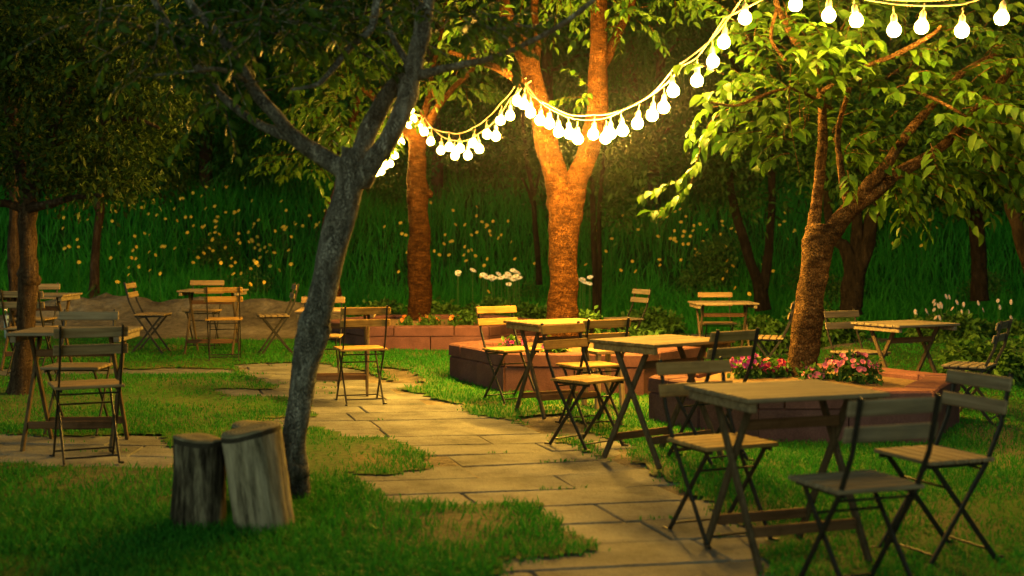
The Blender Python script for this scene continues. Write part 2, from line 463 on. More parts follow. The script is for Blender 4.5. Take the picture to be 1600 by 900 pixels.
class MB:
    def __init__(self): self.V = []; self.F = []; self.I = []
    def add(self, V, Fc, mi=0):
        n = len(self.V); self.V += [tuple(v) for v in V]
        self.F += [tuple(i + n for i in f) for f in Fc]; self.I += [mi] * len(Fc)
    def box(self, c, s, rot=None, mi=0, bev=0.0):
        """box with chamfered edges"""
        x, y, z = s[0] / 2, s[1] / 2, s[2] / 2
        c = Vector(c)
        if bev <= 0:
            vs_ = [Vector((a * x, b_ * y, d * z)) for d in (-1, 1) for b_ in (-1, 1) for a in (-1, 1)]
            fs = [(0, 2, 3, 1), (4, 5, 7, 6), (0, 1, 5, 4), (2, 6, 7, 3), (0, 4, 6, 2), (1, 3, 7, 5)]
        else:
            e = min(bev, x * .9, y * .9, z * .9)
            vs_ = []; idx = {}
            for a in (-1, 1):
                for b_ in (-1, 1):
                    for d in (-1, 1):
                        for k, v in enumerate((Vector((a * x, b_ * (y - e), d * (z - e))), Vector((a * (x - e), b_ * y, d * (z - e))), Vector((a * (x - e), b_ * (y - e), d * z)))):
                            idx[(a, b_, d, k)] = len(vs_); vs_.append(v)
            fs = []
            def q(*k, ref):
                ids = [idx[t] for t in k]
                p = [vs_[i] for i in ids]
                n = (p[1] - p[0]).cross(p[2] - p[0])
                if n.dot(Vector(ref)) < 0: ids.reverse()
                fs.append(tuple(ids))
            for a in (-1, 1):
                q((a,-1,-1,0),(a,1,-1,0),(a,1,1,0),(a,-1,1,0), ref=(a,0,0))
                q((-1,a,-1,1),(1,a,-1,1),(1,a,1,1),(-1,a,1,1), ref=(0,a,0))
                q((-1,-1,a,2),(1,-1,a,2),(1,1,a,2),(-1,1,a,2), ref=(0,0,a))
                for b_ in (-1, 1):
                    q((a,b_,-1,0),(a,b_,1,0),(a,b_,1,1),(a,b_,-1,1), ref=(a,b_,0))
                    q((a,-1,b_,0),(a,1,b_,0),(a,1,b_,2),(a,-1,b_,2), ref=(a,0,b_))
                    q((-1,a,b_,1),(1,a,b_,1),(1,a,b_,2),(-1,a,b_,2), ref=(0,a,b_))
                    for d in (-1, 1):
                        q((a,b_,d,0),(a,b_,d,1),(a,b_,d,2), ref=(a,b_,d))
        if rot is not None: vs_ = [rot @ v for v in vs_]
        self.add([v + c for v in vs_], fs, mi)
    def bar(self, p, q, w, t, side=(1, 0, 0), bev=0.0, mi=0):
        """bar from p to q; t thick along `side`, w wide across it"""
        p, q = Vector(p), Vector(q)
        z = (q - p); L = z.length; z.normalize()
        x = Vector(side); x = (x - z * x.dot(z)).normalized(); y = z.cross(x)
        rot = Matrix((x, y, z)).transposed()
        self.box((p + q) / 2, (t, w, L), rot, mi, bev)
    def tube(self, pts, rad, n=8, cap=True, mi=0):
        pts = [Vector(p) for p in pts]
        if not isinstance(rad, (list, tuple)): rad = [rad] * len(pts)
        V = []; Fc = []
        prev = None
        for i, p in enumerate(pts):
            t = (pts[min(i + 1, len(pts) - 1)] - pts[max(i - 1, 0)]).normalized()
            if prev is None:
                a = Vector((0, 0, 1)) if abs(t.z) < 0.9 else Vector((1, 0, 0))
                u = t.cross(a).normalized()
            else:
                u = (prev - t * prev.dot(t)).normalized()
            prev = u; w = t.cross(u)
            for k in range(n):
                an = 2 * math.pi * k / n
                V.append(p + (u * math.cos(an) + w * math.sin(an)) * rad[i])
        for i in range(len(pts) - 1):
            for k in range(n):
                a = i * n + k; b_ = i * n + (k + 1) % n
                Fc.append((a, b_, b_ + n, a + n))
        if cap:
            Fc.append(tuple(range(n - 1, -1, -1))); Fc.append(tuple(range((len(pts) - 1) * n, len(pts) * n)))
        self.add(V, Fc, mi)
    def build(self, name, mats, parent=None, smooth_=False):
        return pymesh(name, self.V, self.F, mats, parent, smooth_, self.I if isinstance(mats, (list, tuple)) else None)

def copy_thing(root, loc, rz, label, group=None):
    r = root.copy(); col.objects.link(r)
    r.location = loc; r.rotation_euler = (0, 0, rz)
    r['label'] = label
    if group: r['group'] = group
    for ch in list(root.children):
        c = ch.copy(); col.objects.link(c); c.parent = r
        for g_ in ch.children:
            d = g_.copy(); col.objects.link(d); d.parent = c
    return r

# ------------------------------------------------------------------ ground
def grid(xs, ys, zoff=0.0):
    X, Y = np.meshgrid(xs, ys)
    Z = height(X, Y) + zoff
    V = np.stack([X.ravel(), Y.ravel(), Z.ravel()], 1)
    nx, ny = len(xs), len(ys)
    i = np.arange(nx - 1)[None, :] + np.arange(ny - 1)[:, None] * nx
    i = i.ravel()
    T = np.concatenate([np.stack([i, i + 1, i + nx + 1], 1), np.stack([i, i + nx + 1, i + nx], 1)])
    return V, T
xs = np.concatenate([np.arange(-70, -9, 2.0), np.arange(-9, 9, 0.1), np.arange(9, 71, 2.0)])
ys = np.concatenate([np.arange(-6, 4, 0.5), np.arange(4, 16.5, 0.15), np.arange(16.5, HILL_Y - 0.03, 0.07), [HILL_Y]])
V, T = grid(xs, ys)
o = trimesh('ground', V, T, M['earth'], smooth_=True); o['kind'] = 'structure'
ys = np.concatenate([np.arange(HILL_Y, 40, 0.4), np.arange(40, 120, 3.0)])
V, T = grid(np.concatenate([np.arange(-70, -14, 3.0), np.arange(-14, 14, 0.5), np.arange(14, 72, 3.0)]), ys)
o = trimesh('hill', V, T, M['hill'], smooth_=True); o['kind'] = 'structure'

# lawn: a sheet with the path and the bare earth left open
gx = np.arange(-9.5, 9.5, 0.07); gy = np.arange(2.5, 19.2, 0.07)
V, T = grid(gx, gy, 0.020)
C = V[T].mean(1)
pm, dm = masks(C[:, 0], C[:, 1])
far = (C[:, 1] > 17.2 + 1.2 * vnoise(C[:, 0], C[:, 1], 0.7, 8))
T = T[~(pm | dm | far)]
used = np.unique(T); remap = -np.ones(len(V), int); remap[used] = np.arange(len(used))
V = V[used]; T = remap[T]
V[:, :2] += rng.normal(0, 0.008, (len(V), 2))
o = trimesh('lawn', V, T, M['lawn'], smooth_=True); o['kind'] = 'structure'
at_ = o.data.attributes.new('wear', 'FLOAT', 'POINT'); at_.data.foreach_set('value', worn(V[:, 0], V[:, 1]).astype(np.float32))

# paving slabs
def paving(name, polys, ang, su, sv, seed, off=(0, 0)):
    r = np.random.default_rng(seed)
    mb = MB()
    ca, sa = math.cos(ang), math.sin(ang)
    for j in range(-60, 60):
        v0 = j * sv + off[1]
        u = -14 + (0.45 * su if j % 2 else 0) + r.uniform(-.12, .12) + off[0]
        while u < 14:
            L = su * r.uniform(0.85, 1.15)
            cu, cv = u + L / 2, v0 + sv / 2
            # sample the slab for overlap with the path
            uu = np.array([u + L * t for t in (.15, .5, .85) for _ in (0, 1, 2)])
            vv = np.array([v0 + sv * t for _ in (0, 1, 2) for t in (.2, .5, .8)])
            X = uu * ca - vv * sa; Y = uu * sa + vv * ca
            ok = (Y > 3.0)
            px, py = proj(X, np.where(ok, Y, 5), -0.023 * X)
            ins = np.zeros(9, bool)
            for p in polys: ins |= inpoly(px, py, p)
            if (ins & ok).sum() >= 1:
                cx, cy = cu * ca - cv * sa, cu * sa + cv * ca
                z = float(height(cx, cy))
                e_ = .3
                nrm = Vector(((float(height(cx - e_, cy)) - float(height(cx + e_, cy))) / (2 * e_), (float(height(cx, cy - e_)) - float(height(cx, cy + e_))) / (2 * e_), 1)).normalized()
                xa = Vector((math.cos(ang + r.normal(0, .008)), math.sin(ang + r.normal(0, .008)), 0)); xa = (xa - nrm * xa.dot(nrm)).normalized(); ya = nrm.cross(xa)
                rot = Matrix((xa, ya, nrm)).transposed()
                n = len(mb.V)
                mb.box((cx, cy, z - 0.034 + r.normal(0, .001)), (L - 0.008 * r.uniform(.7, 2.0), sv - 0.008 * r.uniform(.7, 2.0), 0.088), rot, 0, 0.007)
            u += L
    o = mb.build(name, M['slab']); o['kind'] = 'structure'
    return o
paving('path', [MAIN, ROW1, ROW2], R(17), 1.05, 0.40, 3, (0, 0.06))
paving('side_path', [LEFT, LEFT2], R(1.5), 0.9, 0.40, 5)

# ------------------------------------------------------------------ grass
def blades(name, x, y, z, h, w, lean, mat, ldir=None):
    n = len(x)
    a = rng.uniform(0, 2 * np.pi, n)
    ux, uy = np.cos(a), np.sin(a)
    la = rng.uniform(0, 2 * np.pi, n) if ldir is None else ldir
    lx, ly = np.cos(la) * lean * h, np.sin(la) * lean * h
    V = np.zeros((n, 5, 3))
    hw = w / 2
    V[:, 0] = np.stack([x - ux * hw, y - uy * hw, z], 1)
    V[:, 1] = np.stack([x + ux * hw, y + uy * hw, z], 1)
    V[:, 2] = np.stack([x - ux * hw * .8 + lx * .35, y - uy * hw * .8 + ly * .35, z + h * .55], 1)
    V[:, 3] = np.stack([x + ux * hw * .8 + lx * .35, y + uy * hw * .8 + ly * .35, z + h * .55], 1)
    V[:, 4] = np.stack([x + lx, y + ly, z + h * np.sqrt(np.maximum(.15, 1 - .5 * lean ** 2))], 1)
    base = (np.arange(n) * 5)[:, None]
    T = np.concatenate([base + np.array([[0, 1, 3]]), base + np.array([[0, 3, 2]]), base + np.array([[2, 3, 4]])])
    return trimesh(name, V.reshape(-1, 3), T, mat)

n = 330000
Y = 4.6 + (17.6 - 4.6) * rng.uniform(0, 1, n) ** 1.6
X = rng.uniform(-1, 1, n) * (0.43 * Y + 0.7)
pm, dm = masks(X + rng.normal(0, .035, n), Y + rng.normal(0, .045, n))
patch = vnoise(X, Y, 1.1, 21) * 0.6 + vnoise(X, Y, 4.0, 22) * 0.4
vj = (-X * math.sin(R(17)) + Y * math.cos(R(17)) - 0.06) % 0.40
joint = (np.minimum(vj, .40 - vj) < 0.016) & (vnoise(X, Y, 2.6, 51) > .80) & pm
keep = (joint | ~(pm | dm)) & (rng.uniform(0, 1, n) < np.clip(0.35 + 2.4 * (patch - 0.30), 0.2, 1) * (1 - .93 * worn(X, Y))) & (Y < 17.0 + 1.2 * vnoise(X, Y, 0.7, 8))
X, Y, patch = X[keep], Y[keep], patch[keep]
lush = np.exp(-(((X + 1.0) / 1.2) ** 2 + ((Y - 6.0) / 0.8) ** 2))
hh = (0.014 + 0.022 * rng.uniform(0, 1, len(X)) + 0.024 * patch) * (1 + 0.7 * lush)
ww = 0.0030 + 0.0005 * Y
hh = np.where(masks(X, Y)[0], hh * .55, hh)
o = blades('grass', X, Y, height(X, Y) + 0.012, hh, ww, rng.uniform(0.2, 1.1, len(X)), M['grass'])
tag(o, 'short green lawn grass around the paving slabs', 'grass', kind='stuff')

n = 120000
Y = 19.3 + (44 - 19.3) * rng.uniform(0, 1, n) ** 1.5
X = rng.uniform(-1, 1, n) * (0.43 * Y + 1.5)
cl = vnoise(X, Y, 0.8, 31) * .5 + vnoise(X, Y, 2.4, 32) * .5
mound = (X > -7.8) & (X < -2.4) & (Y < 20.0)
keep = (rng.uniform(0, 1, n) < np.clip(cl * 1.6, 0.15, 1)) & ~mound
X, Y, cl = X[keep], Y[keep], cl[keep]
hh = (0.25 + 0.55 * cl) * rng.uniform(0.6, 1.15, len(X)) * smooth(18.8, 21.0, Y) + 0.08
o = blades('meadow_grass', X, Y, height(X, Y) - 0.02, hh, rng.uniform(0.012, 0.026, len(X)), rng.uniform(0.1, 0.75, len(X)), M['meadow'])
tag(o, 'tall dark green meadow grass covering the slope', 'grass', kind='stuff')

# ------------------------------------------------------------------ leaves
def norm(a): return a / np.maximum(1e-9, np.linalg.norm(a, axis=1, keepdims=True))
def leaves(p, d, up, L, Wd, full=True):
    """leaf blades at p pointing along d, facing up"""
    d = norm(d); s = norm(np.cross(d, up)); nrm = norm(np.cross(s, d))
    L = L[:, None]; Wd = Wd[:, None]
    n = len(p)
    if full:
        def at(t, k, fold, droop): return p + d * L * t + s * Wd * k + nrm * (Wd * abs(k) * fold - L * droop)
        V = np.stack([p, at(.33, -.5, .4, .02), at(.33, 0, 0, .02), at(.33, .5, .4, .02),
                      at(.68, -.42, .4, .10), at(.68, 0, 0, .10), at(.68, .42, .4, .10), at(1.0, 0, 0, .26)], 1)
        tt = np.array([[0, 2, 1], [0, 3, 2], [1, 2, 5], [1, 5, 4], [2, 3, 6], [2, 6, 5], [4, 5, 7], [5, 6, 7]])
    else:
        V = np.stack([p, p + d * L * .45 + s * Wd * .5 + nrm * Wd * .15, p + d * L - nrm * L * .12, p + d * L * .45 - s * Wd * .5 + nrm * Wd * .15], 1)
        tt = np.array([[0, 1, 2], [0, 2, 3]])
    k = V.shape[1]
    T = (np.arange(n) * k)[:, None, None] + tt[None]
    return V.reshape(-1, 3), T.reshape(-1, 3)
def cat(parts):
    Vs, Ts, off = [], [], 0
    for V, T in parts:
        Vs.append(V); Ts.append(T + off); off += len(V)
    return np.concatenate(Vs), np.concatenate(Ts)

def crown_cloud(blobs, nclump, per, size, spread=0.16, shell=0.55, full=False, seed=1, droop=0.35, aspect=0.42):
    r = np.random.default_rng(seed)
    w = np.array([b_[1][0] * b_[1][1] * b_[1][2] for b_ in blobs]) ** 0.67
    w = w / w.sum()
    bi = r.choice(len(blobs), nclump, p=w)
    c0 = np.array([b_[0] for b_ in blobs])[bi]; rr = np.array([b_[1] for b_ in blobs])[bi]
    dr = norm(r.normal(size=(nclump, 3)))
    rad = (shell + (1 - shell) * r.uniform(0, 1, (nclump, 1)) ** .6) * r.uniform(.75, 1.1, (nclump, 1))
    cc = c0 + dr * rr * rad
    p = np.repeat(cc, per, 0) + r.normal(0, spread, (nclump * per, 3)) * np.array([1, 1, .6])
    d = np.repeat(dr, per, 0) * .8 + r.normal(0, .7, (nclump * per, 3)); d[:, 2] -= droop
    up = np.tile([0, 0, 1.0], (len(p), 1)) + r.normal(0, .45, (len(p), 3))
    L = size * r.uniform(.6, 1.25, len(p))
    return leaves(p, d, up, L, L * aspect * r.uniform(.8, 1.2, len(p)), full)

def limb_pts(spec, sub=5):
    """spec: (px, py, Y, diameter in photo px) -> smooth world path and radii"""
    pts = [P(a, b_, c_) for a, b_, c_, d in spec]; rad = [d / 2 * c_ / F for a, b_, c_, d in spec]
    return spline(pts, rad, sub)
def spline(pts, rad, sub=5):
    out, rr = [], []
    n = len(pts)
    for i in range(n - 1):
        p0, p1, p2, p3 = pts[max(i - 1, 0)], pts[i], pts[i + 1], pts[min(i + 2, n - 1)]
        for k in range(sub):
            t = k / sub
            out.append(0.5 * ((2 * p1) + (p2 - p0) * t + (2 * p0 - 5 * p1 + 4 * p2 - p3) * t * t + (3 * p1 - p0 - 3 * p2 + p3) * t ** 3))
            rr.append(rad[i] * (1 - t) + rad[i + 1] * t)
    out.append(pts[-1]); rr.append(rad[-1])
    return out, rr
def trunk_mesh(mb, limbs, sub=9, n=18, knots=0.10, seed=0):
    r = random.Random(seed)
    for spec in limbs:
        pts, rad = limb_pts(spec, sub) if len(spec[0]) == 4 else spline([Vector(s[:3]) for s in spec], [s[3] for s in spec], sub) if False else limb_pts(spec, sub)
        i0 = len(mb.V)
        mb.tube(pts, rad, n)
        ph = [r.uniform(0, 6.28) for _ in range(6)]
        for q in range(len(pts)):
            for k in range(n):
                a = 2 * math.pi * k / n
                f = 1 + knots * (0.55 * math.sin(2 * a + ph[0] + q * .23) + 0.45 * math.sin(3 * a + ph[1] - q * .4) + 0.5 * math.sin(q * .75 + ph[2]) * math.sin(a + ph[3])) + r.uniform(-.03, .03)
                v = Vector(mb.V[i0 + q * n + k]); f += .13 * (float(vnoise(v.x * 9 + v.z * 3, v.z * 5 + v.y * 9, 1.0, seed + 2)) - .5)
                mb.V[i0 + q * n + k] = tuple(pts[q] + (v - pts[q]) * f)
def rebase(mb, b_):
    mb.V = [(v[0] - b_[0], v[1] - b_[1], v[2] - b_[2]) for v in mb.V]
def tree(name, label, limbs, base, bark, crown=None, leafmat=None, twigs=None, seed=0, group=None, knots=0.1, bumps=(), thick=1.0):
    b_ = Vector(base)
    t = thing(name, label, 'tree', b_, 0, group)
    mb = MB(); trunk_mesh(mb, [[(a, c1, c2, d * thick) for a, c1, c2, d in l] for l in limbs], seed=seed, knots=knots)
    for (px, py, Y, rp) in bumps:          # knots and burls
        c_ = P(px, py, Y); rr = rp * Y / F
        V_ = []; F_ = []
        for i in range(7):
            th = math.pi * i / 6
            for k in range(10):
                ph = 2 * math.pi * k / 10
                V_.append(c_ + Vector((math.sin(th) * math.cos(ph), math.sin(th) * math.sin(ph), math.cos(th) * .8)) * rr * random.uniform(.85, 1.1))
        for i in range(6):
            for k in range(10):
                F_.append((i * 10 + k, i * 10 + (k + 1) % 10, (i + 1) * 10 + (k + 1) % 10, (i + 1) * 10 + k))
        mb.add(V_, F_)
    if twigs:
        for pts, rad in twigs: mb.tube(pts, rad, 5)
    rebase(mb, b_)
    mb.build('trunk', bark, t, True)
    if crown is not None:
        V_, T_ = crown
        trimesh('crown', V_ - np.array(b_), T_, leafmat, t)
    return t
def pxblob(px, py, Y, rx, ry, rd): return (np.array(P(px, py, Y)), np.array([rx * Y / F, rd, ry * Y / F]))

def make_twigs(blobs, n, length, per, size, seed, droop=0.5, outward=None, full=True, aspect=0.45):
    """thin drooping twigs with leaves set along them"""
    r = np.random.default_rng(seed)
    w = np.array([b_[1][0] * b_[1][2] for b_ in blobs]); w = w / w.sum()
    tubes = []; lp, ld, lu, lL = [], [], [], []
    for i in range(n):
        bb = blobs[r.choice(len(blobs), p=w)]
        dr = r.normal(size=3); dr /= np.linalg.norm(dr)
        st = bb[0] + dr * bb[1] * r.uniform(.1, .95)
        dirn = dr * np.array([1, 1, .4]) + r.normal(0, .4, 3)
        if outward is not None:
            ov = st - outward; dirn = dirn * .6 + ov / np.linalg.norm(ov) * .8
        dirn /= np.linalg.norm(dirn)
        add_twig(tubes, lp, ld, lu, lL, st, dirn, length * r.uniform(.6, 1.3), per, size, droop, r)
    return tubes, (lp, ld, lu, lL)
def add_twig(tubes, lp, ld, lu, lL, st, dirn, L, per, size, droop, r):
    pts = []
    p = np.array(st, float); d = np.array(dirn, float)
    seg = 6
    for k in range(seg + 1):
        pts.append(Vector(p)); d = d + np.array([0, 0, -droop / seg]) + r.normal(0, .08, 3); d /= np.linalg.norm(d)
        p = p + d * L / seg
    tubes.append((pts, [0.004 * (1 - .12 * k) for k in range(seg + 1)]))
    leaves_on(pts, per, size, r, lp, ld, lu, lL)
def leaves_on(pts, per, size, r, lp, ld, lu, lL, t0=.12):
    for j in range(per):
        t = (t0 + (1 - t0) * (j + r.uniform(0, .8)) / per) * (len(pts) - 1)
        k = min(int(t), len(pts) - 2); f = t - k
        q = np.array(pts[k].lerp(pts[k + 1], f)); ax = np.array((pts[k + 1] - pts[k]).normalized())
        side = np.cross(ax, [0, 0, 1.0]); side /= max(1e-6, np.linalg.norm(side))
        sg = 1 if j % 2 else -1
        dd = ax * .55 + side * sg * .8 + np.array([0, 0, -.35]) + r.normal(0, .25, 3)
        lp.append(q); ld.append(dd); lu.append(np.array([0, 0, 1.0]) + r.normal(0, .35, 3)); lL.append(size * r.uniform(.65, 1.2))
def twig_leaves(data, aspect=0.46, full=True):
    lp, ld, lu, lL = data
    L = np.array(lL)
    return leaves(np.array(lp), np.array(ld), np.array(lu), L, L * aspect, full)
def px_twig(data, tubes, spec, per, size, r, rad=0.005):
    pts, rr = limb_pts([(a, b_, c_, 1) for a, b_, c_ in spec], 4)
    tubes.append((pts, [rad * (1 - .7 * i / len(pts)) for i in range(len(pts))]))
    if per: leaves_on(pts, per, size, r, *data, t0=.25)

# --- front leaning tree with a forked trunk
fy = 6.35
front_limbs0 = [
 [(468,812,fy,52),(466,760,fy,46),(459,700,fy,44),(466,640,fy,47),(478,570,fy,49),(490,512,fy,58),(497,490,fy,56),(510,430,fy,52),(527,360,fy,50),(543,300,fy,52),(553,262,fy,62),(560,235,fy,56)],
 [(556,275,fy,44),(525,258,fy,36),(490,236,fy-.05,31),(455,210,fy-.1,28),(430,178,fy-.15,23),(400,145,fy-.15,21),(372,95,fy-.2,18),(342,55,fy-.2,16),(300,8,fy-.2,13),(270,-40,fy-.2,11)],
 [(455,212,fy-.1,22),(425,204,fy-.1,17),(395,188,fy-.05,15),(360,162,fy,15),(322,122,fy,14),(295,80,fy,13),(255,25,fy,11),(220,-40,fy,9)],
 [(397,142,fy-.15,12),(370,118,fy-.25,10),(338,108,fy-.35,8),(300,112,fy-.5,6),(240,118,fy-.6,5)],
 [(553,270,fy,40),(568,225,fy+.1,36),(590,175,fy+.12,33),(612,140,fy+.1,30),(636,118,fy+.05,30),(652,80,fy,31),(662,30,fy,32),(672,-40,fy,30)],
 [(566,285,fy,36),(588,245,fy-.12,36),(614,205,fy-.14,36),(632,165,fy-.1,36),(641,125,fy-.02,36),(650,90,fy,34)],
 [(650,120,fy,22),(690,108,fy-.1,15),(730,100,fy-.2,12),(775,88,fy-.3,11),(830,65,fy-.4,10),(890,30,fy-.5,9),(945,-15,fy-.6,8)],
 [(600,-40,fy,17),(588,10,fy-.1,15),(578,48,fy-.1,14),(545,76,fy-.15,13),(520,108,fy-.2,11),(495,132,fy-.25,8),(455,140,fy-.3,5)],
 [(641,105,fy,14),(615,60,fy+.1,11),(600,10,fy+.1,9),(590,-40,fy+.1,8)],
]
front_limbs = [[(a, b_, c_, d * .86) for a, b_, c_, d in l] for l in front_limbs0]
blobs = [pxblob(240,40,fy-.3,190,70,.5), pxblob(430,40,fy-.2,150,60,.6), pxblob(560,50,fy+.1,120,70,.6), pxblob(720,40,fy-.2,110,55,.5), pxblob(330,150,fy-.4,80,40,.3)]
tw, data = make_twigs(blobs, 190, 0.30, 10, 0.066, 21, 0.3)
tree('leaning_tree', 'grey forked tree leaning over the two stumps in the foreground', front_limbs, G(466, 806), M['bark_dark'], twig_leaves(data), M['leaf_dark'], tw, 1, bumps=[(489,505,fy,27),(462,735,fy,24),(552,268,fy,27)])

# --- tall pruned trunk in the back planter
py_ = 16.6
pole_limbs = [
 [(657,505,py_,44),(656,490,py_,39),(655,440,py_,35),(655,390,py_,34),(654,330,py_,33),(653,305,py_,35),(652,270,py_,30),(652,230,py_,29),(652,205,py_,33),(652,192,py_,36)],
 [(655,210,py_,18),(672,188,py_-.1,14),(684,168,py_-.2,11),(706,140,py_-.3,8),(735,112,py_-.4,7),(760,75,py_-.5,5)],
 [(646,215,py_,18),(622,190,py_+.1,15),(600,168,py_+.1,14),(582,148,py_,12),(565,135,py_-.1,9),(545,100,py_-.2,6),(520,40,py_-.3,5)],
 [(654,200,py_,15),(668,160,py_+.1,10),(676,110,py_+.2,8),(690,50,py_+.2,6),(700,-30,py_+.2,5)],
 [(690,165,py_-.2,7),(680,150,py_-.3,6),(672,128,py_-.3,4)],
]
blobs = [pxblob(530,170,py_-.2,95,70,.9), pxblob(480,240,py_-.2,60,30,.6), pxblob(545,75,py_-.2,110,60,.9), pxblob(715,125,py_-.3,65,45,.7), pxblob(700,40,py_,110,50,.8), pxblob(590,215,py_-.3,35,40,.4)]
tw, data = make_twigs(blobs, 230, 0.55, 10, 0.13, 22, 0.6, full=True)
tree('pruned_tree', 'slender pruned trunk in the back planter, string lights tied round its top', pole_limbs, P(657, 500, py_), M['bark_cherry'], twig_leaves(data), M['leaf_cherry'], tw, 2, bumps=[(669,303,py_,9),(643,202,py_,10),(661,200,py_,9),(645,325,py_,6)])

# --- big forked tree
my = 12.75
mid_limbs = [
 [(879,548,my,60),(879,520,my,54),(879,480,my,51),(880,420,my,50),(882,360,my,51),(884,320,my,58),(886,290,my,66)],
 [(878,330,my,42),(870,280,my,42),(858,240,my,39),(848,190,my,36),(838,140,my,35),(824,95,my,32),(806,55,my,29),(790,20,my,25),(778,-40,my,22)],
 [(890,330,my,40),(902,280,my-.05,38),(918,240,my-.1,37),(931,190,my-.1,34),(934,140,my-.1,32),(935,80,my-.05,30),(936,20,my,27),(937,-40,my,25)],
 [(938,110,my-.05,18),(950,85,my,17),(966,52,my+.1,15),(985,10,my+.2,13),(1000,-40,my+.2,11)],
 [(828,140,my,18),(816,128,my-.55,15),(780,108,my-.7,12),(745,95,my-.5,9),(700,80,my-.6,7)],
 [(836,100,my+.05,16),(840,60,my+.2,13),(835,20,my+.3,11),(838,-30,my+.3,10)],
]
blobs = [pxblob(880,-30,my,180,60,1.0), pxblob(740,50,my-.4,60,45,.5), pxblob(970,20,my,60,30,.5), pxblob(925,140,my-.3,22,30,.2), pxblob(1060,-10,my-.3,90,30,.5)]
tw, data = make_twigs(blobs, 100, 0.45, 10, 0.10, 23, 0.5)
tree('forked_tree', 'thick orange-lit tree forking in two behind the string lights, in the middle planter', mid_limbs, P(879, 545, my), M['bark_cherry'], twig_leaves(data), M['leaf_cherry'], tw, 3, thick=.93)

# --- right tree over the pink planter
ry = 9.75
right_limbs = [
 [(1254,603,ry,58),(1256,560,ry,52),(1262,500,ry,52),(1270,440,ry,52),(1276,400,ry,54),(1282,368,ry,58),(1284,350,ry,50)],
 [(1272,400,ry,34),(1272,360,ry,26),(1275,320,ry,22),(1281,270,ry,20),(1285,215,ry,18),(1283,150,ry-.1,14),(1270,100,ry-.2,12),(1240,60,ry-.3,11),(1215,10,ry-.4,10),(1205,-40,ry-.4,9)],
 [(1290,375,ry,40),(1312,345,ry-.05,33),(1340,318,ry-.1,31),(1372,296,ry-.1,28),(1400,272,ry-.1,24),(1440,250,ry-.1,21),(1475,226,ry-.1,18),(1520,180,ry-.2,17),(1570,120,ry-.2,14),(1620,70,ry-.2,12)],
 [(1335,320,ry-.1,26),(1358,288,ry-.15,23),(1382,262,ry-.2,22),(1400,235,ry-.2,18),(1425,200,ry-.2,16),(1470,150,ry-.2,14),(1510,110,ry-.1,12),(1560,85,ry,10)],
 [(1328,325,ry-.1,18),(1318,290,ry,14),(1312,250,ry,12),(1310,200,ry,10),(1330,130,ry-.1,8)],
 [(1277,150,ry-.1,9),(1310,125,ry-.4,9),(1350,105,ry-.6,9),(1400,85,ry-.8,9),(1455,55,ry-.9,8),(1470,40,ry-1,5)],
 [(1300,170,ry-.1,6),(1240,140,ry-.3,7),(1190,150,ry-.5,6),(1150,165,ry-.6,5),(1110,160,ry-.6,4)],
 [(1425,142,ry-.5,5),(1450,150,ry-.7,6),(1480,165,ry-.9,6),(1510,182,ry-1,4)],
 [(1215,10,ry-.4,7),(1205,60,ry-.6,6),(1228,95,ry-.7,5)],
]
blobs = [pxblob(1300,105,ry-.55,110,35,.4), pxblob(1300,140,ry-.3,110,50,.45), pxblob(1200,150,ry-.3,90,70,.5), pxblob(1400,120,ry-.4,110,55,.5), pxblob(1510,190,ry-.5,110,90,.6), pxblob(1320,230,ry+.1,110,60,.5),
         pxblob(1440,270,ry+.3,110,60,.5), pxblob(1240,200,ry-.1,90,60,.5), pxblob(1560,90,ry-.1,90,70,.5), pxblob(1170,40,ry+.1,80,50,.4), pxblob(1280,40,ry+.2,110,60,.4), pxblob(1430,30,ry+.3,120,50,.4), pxblob(1560,260,ry+.2,70,50,.5)]
out = np.array(P(1300, 260, ry))
tw, data = make_twigs(blobs, 310, 0.36, 9, 0.122, 24, 0.7, outward=out)
r_ = np.random.default_rng(5)
sy = ry + .25
px_twig(data, tw, [(1150,165,sy),(1115,185,sy),(1098,215,sy),(1090,250,sy-.05),(1070,275,sy-.1),(1040,290,sy-.1),(1000,305,sy-.1)], 36, 0.115, r_)
px_twig(data, tw, [(1092,240,sy),(1080,285,sy),(1060,305,sy),(1040,325,sy),(1018,330,sy)], 24, 0.115, r_)
px_twig(data, tw, [(1140,165,sy),(1105,170,sy+.05),(1085,195,sy+.1),(1075,225,sy+.1)], 16, 0.11, r_)
px_twig(data, tw, [(1236,100,ry-.6),(1233,150,ry-.6),(1236,200,ry-.6),(1250,275,ry-.6)], 0, 0, r_, 0.006)
px_twig(data, tw, [(1236,190,ry-.6),(1225,205,ry-.6),(1228,222,ry-.6)], 0, 0, r_, 0.004)
px_twig(data, tw, [(1500,170,sy),(1540,165,sy-.2),(1575,160,sy-.3),(1610,170,sy-.3)], 18, 0.095, r_)
tree('cherry_tree', 'broad leafy tree growing from the right planter, bulbs hanging in its crown', right_limbs, P(1255, 600, ry), M['bark_gold'], twig_leaves(data), M['leaf_cherry'], tw, 4, thick=.86)

